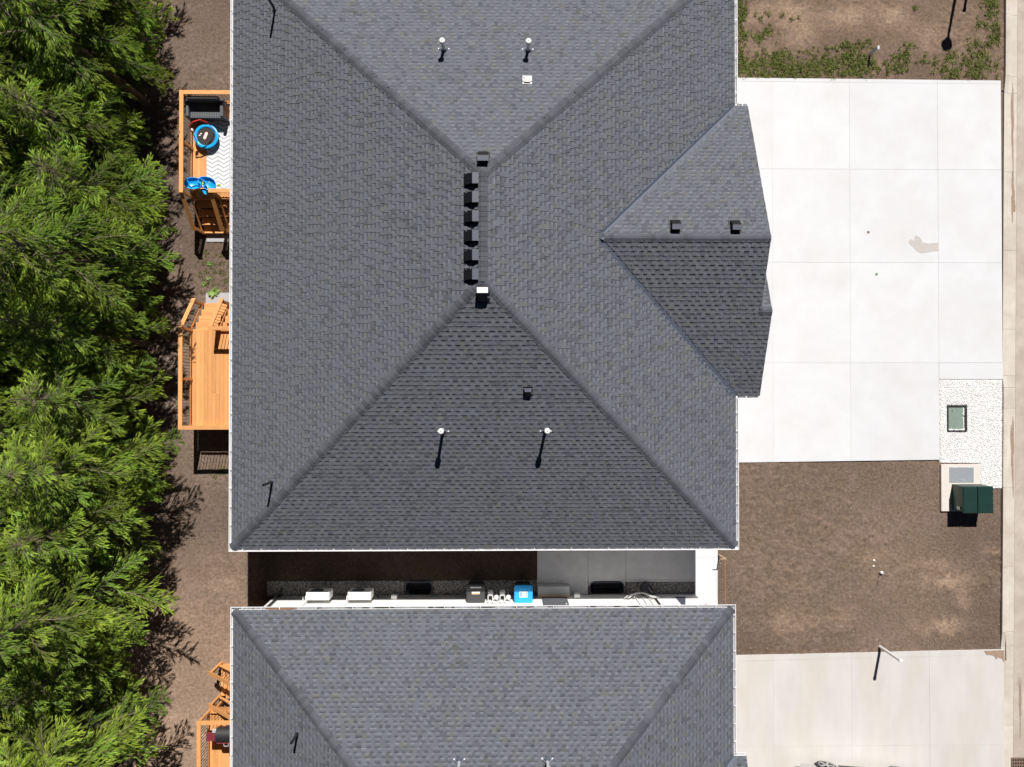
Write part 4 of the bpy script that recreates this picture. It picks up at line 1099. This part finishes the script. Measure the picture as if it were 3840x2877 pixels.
# green handhole in the gravel
a = (17.16, 17.92, -1.60, -.58)
t = thing('utility_box', (17.54, -1.09, 0), 'sage green utility box lid in a dark frame set in white gravel', 'utility box')
for q in ((a[0], a[1], a[3] - .07, a[3]), (a[0], a[1], a[2], a[2] + .045), (a[0], a[0] + .04, a[2] + .046, a[3] - .071), (a[1] - .09, a[1], a[2] + .046, a[3] - .071)):
    MB().box(*q, -.02, .092).build('frame', 'trim', t)
l = MB().box(a[0] + .045, a[1] - .10, a[2] + .05, a[3] - .075, .02, .060, ch=.01).build('lid', 'sage', t)
MB().lathe((a[0] + .2, a[3] - .22, .0605), [(.022, 0), (.022, .003)], 10).build('lid_bolt', 'dark', l)
q = np.array([(rnd.uniform(a[0] + .05, a[1] - .1), a[2] + .05 + abs(rnd.gauss(0, .025)), .066) for _ in range(90)] + [(a[1] - .11 - abs(rnd.gauss(0, .025)), rnd.uniform(a[2] + .05, a[3] - .1), .066) for _ in range(110)])
stones('white_gravel', q, (.012, .024), 'whitestone', greys(.8, 1.12), 17, flat=.75, kind='stuff')

# posts and lamp
c = P(3298, 2424)
t = thing('service_post', (c.x, c.y, 0), 'tall round white plastic post at the edge of the beige driveway', 'post')
MB().lathe((c.x, c.y, 0), [(.055, -.03), (.055, 1.43), (.053, 1.45)], 18).build('pipe', 'pvc', t); MB().lathe((c.x, c.y, 1.40), [(.066, 0), (.066, .07), (.05, .085)], 18).build('pipe_cap', 'pvc', t)
c = P(3260, 206)
t = thing('metal_post', (c.x, c.y, 0), 'short grey metal post standing among weeds', 'post')
MB().beam((c.x, c.y, -.03), (c.x + .03, c.y, .58), .12, .07).build('shaft', 'greymeter', t); MB().beam((c.x + .03, c.y, .58), (c.x + .032, c.y, .61), .13, .08).build('post_top', 'galv', t)
# street lamp and post just beyond the top of the frame: their shadows fall into it
c = P(3548, 170); lh = 4.0; k = lh / math.tan(SUN_EL)
bx, by = c.x + k * math.sin(SUN_AZ), c.y + k * math.cos(SUN_AZ)
t = thing('street_lamp', (bx, by, 0), 'round headed street lamp standing in the weedy soil beyond the driveway', 'lamp')
MB().tube([(bx, by, 0), (bx, by, 1.2), (bx, by, lh - .5), (bx, by, lh - .25)], [.075, .06, .05, .045], 14).build('column', 'trim', t)
MB().lathe((bx, by, lh - .28), [(.05, 0), (.11, .10), (.14, .22)], 18).build('neck', 'trim', t)
MB().lathe((bx, by, lh - .06), [(.14, 0), (.21, .05), (.22, .13), (.17, .22), (.05, .27)], 20).build('globe', 'pvc', t)
MB().lathe((bx, by, 0), [(.16, -.02), (.16, .04), (.08, .10)], 16).build('base', 'trim', t)
c = P(3613, 45); k = 1.5 / math.tan(SUN_EL); bx, by = c.x + k * math.sin(SUN_AZ), c.y + k * math.cos(SUN_AZ)
t = thing('service_post', (bx, by, 0), 'round white plastic post beside the street lamp', 'post')
MB().lathe((bx, by, 0), [(.055, -.03), (.055, 1.48)], 16).build('pipe', 'pvc', t); MB().lathe((bx, by, 1.45), [(.066, 0), (.066, .06), (.05, .075)], 16).build('pipe_cap', 'pvc', t)
# globe and rod on the soil
c = P(3306, 2148, .07)
MB().lathe((c.x, c.y, .085), [(.006, -.065), (.04, -.05), (.062, -.02), (.065, .01), (.05, .042), (.02, .06), (.003, .064)], 20).build('globe', 'pvc', None, smooth=True, label='white plastic globe lying on the bare soil beside a thin rod', category='globe')
a = P(3294, 2147); MB().tube([(a.x, a.y, -.02), (a.x + .02, a.y, .62)], .009, 7).build('marker_rod', 'rust', None, label='thin metal marker rod standing in bare soil beside the white globe', category='rod')
# small things on the driveway
c = P(3256, 871, DZ); MB().lathe((c.x, c.y, DZ + .003), [(.05, 0), (.05, .006), (.03, .009)], 16).build('valve_cover', 'rust', None, label='small round iron valve cover in the pale driveway', category='valve cover')
c = P(3286, 1028, DZ); MB().add([(c.x - .05, c.y - .04, DZ + .004), (c.x + .04, c.y - .05, DZ + .02), (c.x + .06, c.y + .05, DZ + .006), (c.x - .03, c.y + .03, DZ + .03)], [(0, 1, 2), (0, 2, 3)], (.6, .9, .9)).build('leaf', 'leafgreen', None, label='single green leaf lying on the pale driveway', category='leaf')
st = [(1362, 460), (1400, 425), (1430, 450), (1460, 450), (1455, 390), (1480, 365), (1545, 400), (1580, 450), (1580, 485), (1640, 492), (1690, 505), (1765, 490), (1855, 492), (1857, 630), (1760, 632), (1650, 655), (1545, 658), (1490, 625), (1440, 565), (1380, 510)]
pl = [P(3100 + x / 4.424, 800 + y / 4.424, DZ) for x, y in st]
MB().prism([(p.x, p.y) for p in pl], DZ + .0035, DZ + .005).build('damp_patch', 'damp', None, label='irregular damp brown patch on the pale driveway', category='stain')
pl = [P(x, y, DZ) for x, y in [(3690, 2441), (3764, 2438), (3766, 2486), (3757, 2470), (3742, 2466), (3735, 2474), (3730, 2462), (3715, 2456), (3700, 2456)]]
MB().prism([(p.x, p.y) for p in pl], DZ + .0035, DZ + .008).build('spilled_soil', 'dirt', None, label='brown soil washed over the corner of the beige driveway', category='soil')
# storm drain grate
a = P(3791, 2841, 0); gx0, gy1 = a.x, a.y
t = thing('drain_grate', (gx0 + .4, gy1 - .4, 0), 'rusty iron storm drain grate in the road gutter', 'grate')
MB().box(gx0, gx0 + .8, gy1 - .8, gy1, -.02, .010).build('pit', 'dark', t)
for k in range(9): MB().box(gx0 + k * .0965, gx0 + k * .0965 + .036, gy1 - .80, gy1, .012, .034).build('bar', 'rust', t)
for k in range(7): MB().box(gx0 + .001, gx0 + .799, gy1 - .8 + k * .125, gy1 - .8 + k * .125 + .045, .013, .032).build('cross_bar', 'rust', t)
c = P(769, 992, .0); MB().lathe((c.x + 1.05, c.y, .07), [(.005, -.05), (.04, -.03), (.05, 0), (.04, .03), (.005, .05)], 14).build('toy_ball', 'yellow', None, smooth=True, label='small yellow ball on the soil between the two decks', category='ball')

# ------------------------------------------------------------------ parked car on the beige driveway (mostly beyond the frame)
cx0, cyN = 12.25, -14.15
t = thing('parked_car', (cx0, cyN, DZ), 'silver sport utility car with alloy wheels parked on the beige driveway', 'car')
def arch(xc, r, n=10): return [(xc + r * math.cos(math.pi - math.pi * i / n), .40 + DZ + r * math.sin(math.pi * i / n)) for i in range(n + 1)]
fx, rx_ = cx0, cx0 + 2.78; z = DZ
side = [(fx - .98, .34 + z)] + [(fx - .46, .32 + z)] + arch(fx, .45) + [(fx + .46, .30 + z), (rx_ - .46, .30 + z)] + arch(rx_, .45) + [(rx_ + .46, .34 + z), (rx_ + .98, .42 + z), (rx_ + 1.02, .75 + z), (rx_ + .98, 1.12 + z), (rx_ + .3, 1.16 + z), (fx + .55, 1.10 + z), (fx - .55, 1.02 + z), (fx - .98, .86 + z), (fx - 1.06, .60 + z)]
MB().prism(side, cyN - 1.86, cyN, axis='y').build('body', 'paint_silver', t)
cab = [(fx + .55, 1.10 + z), (fx + 1.22, 1.66 + z), (fx + 1.6, 1.72 + z), (rx_ + .45, 1.70 + z), (rx_ + .92, 1.14 + z)]
m = MB(); n = len(cab)
m.add([(x, cyN - .02, zz) if i in (0, n - 1) else (x, cyN - .17, zz) for i, (x, zz) in enumerate(cab)] + [(x, cyN - 1.84, zz) if i in (0, n - 1) else (x, cyN - 1.69, zz) for i, (x, zz) in enumerate(cab)],
      [tuple(range(n)), tuple(range(2 * n - 1, n - 1, -1))] + [(i, (i + 1) % n, n + (i + 1) % n, n + i) for i in range(n)]); m.build('cabin', 'glass', t)
MB().box(fx + 1.2, rx_ + .5, cyN - 1.70, cyN - .16, 1.70 + z, 1.745 + z, ch=.02).build('roof_panel', 'paint_silver', t)
for s, yy in ((1, cyN), (-1, cyN - 1.86)):
    for xc in (fx, rx_):
        yo = yy + (.01 if s > 0 else -.25)
        wh = MB().lathe((xc, yo - .02 if s < 0 else yo - .24, .385 + z), [(.30, 0), (.37, .02), (.385, .06), (.385, .18), (.37, .225), (.29, .24)], 32, axis='y').build('wheel', 'rubber', t, origin=(xc, yo - .12, .385 + z))
        yf = yo + .012 if s > 0 else yo - .03
        MB().lathe((xc, yf - .012, .385 + z), [(.28, 0), (.285, .016), (.255, .018), (.25, .0)], 32, axis='y', cap=False).build('rim', 'alloy', wh)
        MB().lathe((xc, yf - .03, .385 + z), [(.27, 0), (.27, .012)], 28, axis='y').build('rim_well', 'charcoal', wh)
        for k in range(5):
            a_ = k * 1.2566 + .3
            MB().beam((xc + .04 * math.cos(a_), yf, .385 + z + .04 * math.sin(a_)), (xc + .265 * math.cos(a_), yf, .385 + z + .265 * math.sin(a_)), .075, .03, up=(0, 1, 0)).build('spoke', 'alloy', wh)
        MB().lathe((xc, yf - .01, .385 + z), [(.05, 0), (.045, .03)], 14, axis='y').build('hub_cap', 'alloy', wh)
        if xc == fx: wh.rotation_euler = (0, 0, R(1))
    MB().box(fx + .47, rx_ - .47, yy - .012 if s > 0 else yy - .006, yy + .006 if s > 0 else yy + .012, .30 + z, .40 + z).build('side_skirt', 'trim', t)
    MB().box(fx + .62, fx + .82, yy + (.02 if s > 0 else -.2), yy + (.2 if s > 0 else -.02), 1.10 + z, 1.24 + z, ch=.03).build('mirror', 'paint_silver', t)
    yl = yy - (.35 if s > 0 else -.02)
    MB().box(fx - 1.075, fx - .98, yl, yl + .33, .70 + z, .84 + z, ch=.02).build('headlight', 'lampclear', t); MB().box(rx_ + .985, rx_ + 1.025, yl, yl + .33, .80 + z, 1.0 + z).build('tail_light', 'lampred', t)
MB().box(fx - 1.085, fx - 1.05, cyN - 1.4, cyN - .46, .48 + z, .68 + z).build('grille', 'trim', t)

t.rotation_euler = (0, 0, R(-4.5))
# ------------------------------------------------------------------ weeds and grass
def grass(name, spots, seed, hgt=(.08, .26), label=None, col=(.75, 1.35), wd=.010, dens=1.0):
    g = np.random.default_rng(seed); Vs = []; Cs = []
    for (px, py, rx, ry, n) in spots:
        n = int(n * dens); c = P(px, py); nt_ = max(3, n // 16)
        tx_ = g.normal(c.x, rx * .0102 * .55, nt_); ty_ = g.normal(c.y, ry * .0102 * .55, nt_)
        i = g.integers(0, nt_, n); bx = tx_[i] + g.normal(0, .03, n); by = ty_[i] + g.normal(0, .03, n)
        az = g.uniform(0, 6.283, n); L = g.uniform(hgt[0], hgt[1], n) * g.uniform(.6, 1.1, nt_)[i]; sp = g.uniform(.25, 1.0, n)
        w_ = wd * g.uniform(.6, 1.5, n); dx_, dy_ = np.cos(az), np.sin(az); nx_, ny_ = -dy_, dx_
        k = g.uniform(col[0], col[1], n) * g.uniform(.85, 1.15, nt_)[i]; yl = g.uniform(0, .5, n)
        cc = np.stack([k * (1 + yl), k * (1 + .3 * yl), k * .9], -1)
        rows = []
        for u, ww in ((0, .7), (.5, 1), (1, .08)):
            r = L * sp * u ** 1.3; z_ = .012 + L * (u * .95 - .45 * sp * u * u)
            for s in (-1, 1): rows.append(np.stack([bx + dx_ * r + nx_ * w_ * ww * s, by + dy_ * r + ny_ * w_ * ww * s, z_], -1))
        Vs.append(np.stack(rows, 1)); Cs.append(np.repeat(cc[:, None], 6, 1))
    V = np.concatenate(Vs); Cs = [np.concatenate(Cs)]; ok = (V[..., 0].max(1) < 19.34) & ~((V[..., 1].min(1) < 11.93) & (V[..., 1].max(1) > 8)); V = V[ok]; Cs = [Cs[0][ok]]; n = len(V); F0 = np.array([(0, 1, 3, 2), (2, 3, 5, 4)])
    F = (F0[None] + 6 * np.arange(n)[:, None, None]).reshape(-1, 4)
    return npmesh(name, V.reshape(-1, 3), F, 'grass', np.concatenate(Cs).reshape(-1, 3), kind='stuff')


sp = [(2810, 255, 70, 40, 900), (2880, 240, 70, 40, 1000), (2920, 225, 60, 40, 900), (2960, 262, 60, 30, 700), (3060, 245, 80, 40, 1100), (3110, 250, 60, 40, 800), (3190, 200, 50, 40, 700),
      (3230, 240, 60, 50, 1100), (3215, 275, 60, 18, 700), (3370, 235, 50, 40, 650), (3350, 260, 45, 25, 350), (3565, 215, 50, 30, 500), (3560, 255, 60, 35, 600), (3660, 215, 60, 50, 900), (3690, 255, 60, 35, 700), (3650, 265, 40, 25, 300),
      (3720, 30, 40, 60, 900), (3735, 110, 40, 50, 700), (3730, 150, 45, 30, 500), (3770, 60, 20, 60, 500), (3680, 95, 30, 20, 150), (2775, 30, 24, 50, 420), (2775, 90, 24, 50, 420), (2790, 130, 20, 20, 200), (2770, 170, 20, 60, 300), (2875, 120, 26, 16, 260), (2840, 145, 26, 20, 240),
      (2850, 60, 40, 20, 120), (2940, 200, 30, 20, 100), (3120, 190, 30, 20, 90), (3400, 165, 22, 16, 90), (3460, 220, 60, 20, 160), (3440, 30, 20, 14, 60), (3030, 195, 40, 14, 110), (2955, 70, 30, 20, 80), (3180, 165, 30, 16, 120), (3245, 165, 36, 14, 160),
      (2785, 240, 30, 60, 400), (3770, 240, 16, 60, 260), (2860, 280, 120, 10, 420), (3060, 287, 120, 8, 300), (3600, 290, 130, 6, 260)]
grass('grass', sp, 71, hgt=(.04, .19), dens=1.15, col=(.7, 2.0), wd=.0085)
sp = [(790, 1010, 50, 50, 420), (840, 1030, 40, 50, 400), (770, 1060, 50, 30, 320), (820, 1080, 40, 30, 200), (795, 950, 40, 20, 120), (840, 1770, 30, 20, 160), (820, 1800, 40, 20, 100), (850, 370, 30, 20, 60)]
grass('grass', sp, 72, hgt=(.03, .09), wd=.012)
sp = [(1560, 2150, 90, 20, 160), (1680, 2160, 110, 18, 200), (1780, 2150, 80, 20, 90)]
grass('grass', sp, 73, hgt=(.03, .08), col=(.3, .6))


def broad_plant(px, py, L, n, seed, label):
    c = P(px, py); g = random.Random(seed); t = thing('leafy_weed', (c.x, c.y, 0), label, 'plant')
    for i in range(n):
        az = i * 2.4 + g.uniform(-.3, .3); l = L * g.uniform(.6, 1.05); w_ = l * .22; up = g.uniform(.25, .6); k = g.uniform(.75, 1.35)
        m = MB(); vs = []
        for u, ww in ((0, .12), (.25, .7), (.5, 1), (.75, .75), (1, .05)):
            r = l * u; zz = .03 + l * up * math.sin(u * 2.2) * .8
            for s, dz_ in ((-1, .25), (0, 0), (1, .25)):
                vs.append((c.x + r * math.cos(az) - s * w_ * ww * math.sin(az), c.y + r * math.sin(az) + s * w_ * ww * math.cos(az), zz + dz_ * w_ * ww))
        m.add(vs, [(3 * j + a, 3 * j + a + 1, 3 * j + a + 4, 3 * j + a + 3) for j in range(4) for a in (0, 1)], (k, k, k * .9)); m.build('leaf', 'leafgreen', t, smooth=True)


broad_plant(806, 1096, .26, 13, 3, 'bright green leafy weed growing at the edge of the grey slab')
broad_plant(788, 990, .12, 9, 4, 'small leafy weed in the soil near the toy-filled deck')
broad_plant(783, 1045, .11, 8, 5, 'small leafy weed in the soil midway between both decks')
broad_plant(765, 1066, .11, 9, 6, 'small leafy weed in the soil close to the tree shadows')

# ------------------------------------------------------------------ conifers
def frond(g, L):
    """one branch of length L metres along +x: an arching axis, side shoots and hanging finger-like twigs"""
    V = []; C = []; WV = []
    dr_ = g.uniform(.12, .30); ph = g.uniform(0, 6.28); sw = g.uniform(.02, .10)
    ax = lambda t: np.array([t * L, sw * L * math.sin(t * 3 + ph), L * (.16 * t - dr_ * t * t)])
    def finger(o, e, fl, k, u):
        e = e / np.linalg.norm(e); perp = np.cross(e, [0.13, 0.05, 1]); perp /= np.linalg.norm(perp) + 1e-9; vert = np.cross(perp, e)
        wv = .0125 * g.uniform(.8, 1.25); r0 = g.uniform(0, 3.14); bend = np.array([0, 0, -.16 * fl])
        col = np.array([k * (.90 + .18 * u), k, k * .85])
        for j in range(2):
            a = r0 + j * 1.571; p = perp * math.cos(a) + vert * math.sin(a)
            V.extend([o - p * wv * .5, o + e * fl * .6 + p * wv, o + e * fl + bend, o + e * fl * .6 - p * wv])
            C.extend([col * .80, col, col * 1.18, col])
    n = max(6, int(L / .070))
    for i in range(n):
        t = min(1.0, max(.08, .10 + .90 * (i + g.uniform(-.3, .3)) / n)); side = 1 if i % 2 else -1
        sl_ = (.62 * math.sin(math.pi * min(1, t * .78 + .17)) * min(1, L / 1.7) + .07) * g.uniform(.38, 1.22)
        fa = side * g.uniform(.35, 1.25); b = ax(t)
        d = np.array([math.cos(fa), math.sin(fa), g.uniform(-.35, .05)]); d /= np.linalg.norm(d); k0 = g.uniform(.72, 1.25)
        nf = max(3, int(sl_ / .027))
        for j in range(nf):
            u = (j + g.uniform(.2, .9)) / nf; o = b + d * sl_ * u - np.array([0, 0, .22 * sl_ * u * u])
            lat = side * g.uniform(-.45, .30)
            e = np.array([.35 + d[0] * .45 - d[1] * lat, d[1] * .55 + d[0] * lat, g.uniform(-.90, .05)])
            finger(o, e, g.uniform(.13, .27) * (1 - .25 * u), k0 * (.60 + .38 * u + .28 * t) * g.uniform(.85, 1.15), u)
        finger(b + d * sl_ * .9, d + np.array([0, 0, -.25]), g.uniform(.14, .24), k0 * 1.15, 1)
        WV.append((b, b + d * sl_ * .9 - np.array([0, 0, .16 * sl_]), .004))
        if g.random() < .8: finger(b, np.array([.8, side * g.uniform(-.5, .5), g.uniform(-.3, .5)]), g.uniform(.10, .2), k0 * (.7 + .4 * t), .6)
    pts = [ax(i / 7) for i in range(8)]
    for i, (a, b) in enumerate(zip(pts[:-1], pts[1:])): WV.append((a, b, .016 * (1 - i / 9) * min(1.2, L / 1.6)))
    for i in range(14):
        t = g.uniform(.02, .55); b = ax(t); WV.append((b, b + np.array([.16, g.uniform(-.25, .25), g.uniform(-.2, .05)]), .004))
    W = []; WF = []
    for a, b, r in WV:
        e = (b - a); e = e / (np.linalg.norm(e) + 1e-9); p = np.cross(e, [0, 0, 1]); p /= np.linalg.norm(p) + 1e-9; q = np.cross(p, e); o = len(W)
        W += [a + p * r, a - p * r * .5 + q * r * .87, a - p * r * .5 - q * r * .87, b + p * r * .6, b - p * r * .3 + q * r * .5, b - p * r * .3 - q * r * .5]
        WF += [(o, o + 1, o + 4, o + 3), (o + 1, o + 2, o + 5, o + 4), (o + 2, o, o + 3, o + 5)]
    return np.array(V), np.array(C), np.array(W), np.array(WF)


rf = random.Random(99)
FR = {L: [frond(rf, L) for _ in range(5)] for L in (.45, .8, 1.25, 1.75, 2.3)}


def conifer_meshes(seed, ht, rad, nb, zb):
    g = random.Random(seed); Vs = []; Cs = []; Ws = []; WFs = []; wo = 0
    for i in range(nb):
        u = (i + g.random()) / nb; z = zb + (ht - zb - .25) * u ** .92
        az = i * 2.399 + g.uniform(-.35, .35)
        qz = z / ht; L = max(.28, rad * (1 - qz ** 2.2) * (.84 + .16 * min(1, max(0, z - zb) / 1.2)) * g.uniform(.60, 1.06))
        pitch = g.uniform(-.22, .16) + .35 * (z / ht); roll = g.uniform(-.35, .35)
        Lk = min(FR, key=lambda q: abs(q - L)); fv, fc, wv, wf = FR[Lk][g.randrange(5)]; L = L / Lk
        Rm = np.array((Matrix.Rotation(az, 3, 'Z') @ Matrix.Rotation(-pitch, 3, 'Y') @ Matrix.Rotation(roll, 3, 'X')))
        sc = np.array([L, L * g.uniform(.75, 1.05), L])
        tr = np.array([.04 * math.cos(az), .04 * math.sin(az), z])
        if g.random() < .5: sc[1] *= -1
        # keep the needle size in metres: large branches carry more sprays than stretched ones
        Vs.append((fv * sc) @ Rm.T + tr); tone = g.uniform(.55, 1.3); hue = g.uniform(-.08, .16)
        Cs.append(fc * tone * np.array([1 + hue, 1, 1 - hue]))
        Ws.append((wv * sc) @ Rm.T + tr); WFs.append(wf + wo); wo += len(wv)
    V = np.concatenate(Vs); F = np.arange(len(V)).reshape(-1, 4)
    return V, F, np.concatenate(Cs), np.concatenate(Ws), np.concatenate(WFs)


protos = []
for k, (ht, rad, nb) in enumerate([(9.5, 2.85, 66), (8.6, 2.7, 60), (10.5, 2.95, 70), (7.4, 2.5, 54), (5.6, 1.9, 46)]):
    V, F, C, W, WF = conifer_meshes(300 + k, ht, rad, nb, 2.0 if k < 4 else 1.2)
    root = thing('conifer_tree', (0, 0, 0), 'dense green conifer in the row behind the decks', 'tree', 'conifers growing behind the houses')
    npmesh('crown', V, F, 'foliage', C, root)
    g = random.Random(k); m = MB()
    m.tube([(0, 0, -.1), (.02, .01, ht * .3), (-.02, .03, ht * .65), (0, 0, ht - .05)], [.15, .115, .065, .01], 9, (.8, .8, .8)); m.build('trunk', 'bark', root)
    npmesh('branches', W, WF, 'bark', np.full((len(W), 3), 1.35), root)
    protos.append(root)
spots = []
g = random.Random(17)
y = -16.5
while y < 17.5:
    spots.append((-14.1 + (.6 if y > 3 else .45 if y > -3 else .35) + g.uniform(-.5, .4), y, g.choice([0, 1, 2, 0, 1, 3]))); y += g.uniform(1.9, 2.6)
y = -17.0
while y < 18:
    spots.append((-16.6 + g.uniform(-.6, .6), y, g.choice([0, 2, 1, 2]))); y += g.uniform(2.0, 2.8)
y = -16.0
while y < 18:
    spots.append((-19.4 + g.uniform(-.6, .6), y, g.choice([2, 0, 1]))); y += g.uniform(2.4, 3.4)
for y in (-2.4, 6.2, 12.9): spots.append((-13.5, y, 4))
used = set()
for (x, y, k) in spots:
    pr = protos[k]
    if k not in used: used.add(k); r_ = pr
    else:
        r_ = pr.copy(); COL.objects.link(r_)
        for ch in list(pr.children):
            c_ = ch.copy(); COL.objects.link(c_); c_.parent = r_
    if k == 4: lab = 'short bushy conifer in front of the taller tree row'
    elif x < -18: lab = 'tall conifer deep in the wood, behind two rows of conifers'
    elif x < -15.3: lab = 'conifer in the second row, standing behind the front row of trees'
    elif y > 10.8: lab = 'front row conifer shading the bare soil above the toy-filled deck'
    elif y > 6.6: lab = 'front row conifer standing behind the deck with the trampoline'
    elif y > 2.6: lab = 'front row conifer beside the weedy soil between the two decks'
    elif y > -1.8: lab = 'front row conifer standing behind the empty cedar deck'
    elif y > -9.5: lab = 'front row conifer beside the open soil between empty deck and lower stairs'
    else: lab = 'front row conifer near the lower deck with the grill'
    r_['label'] = lab
    r_.location = (x, y, 0); r_.rotation_euler = (g.uniform(-.03, .03), g.uniform(-.03, .03), g.uniform(0, 6.28)); s = g.uniform(.9, 1.1); r_.scale = (s, s, s)
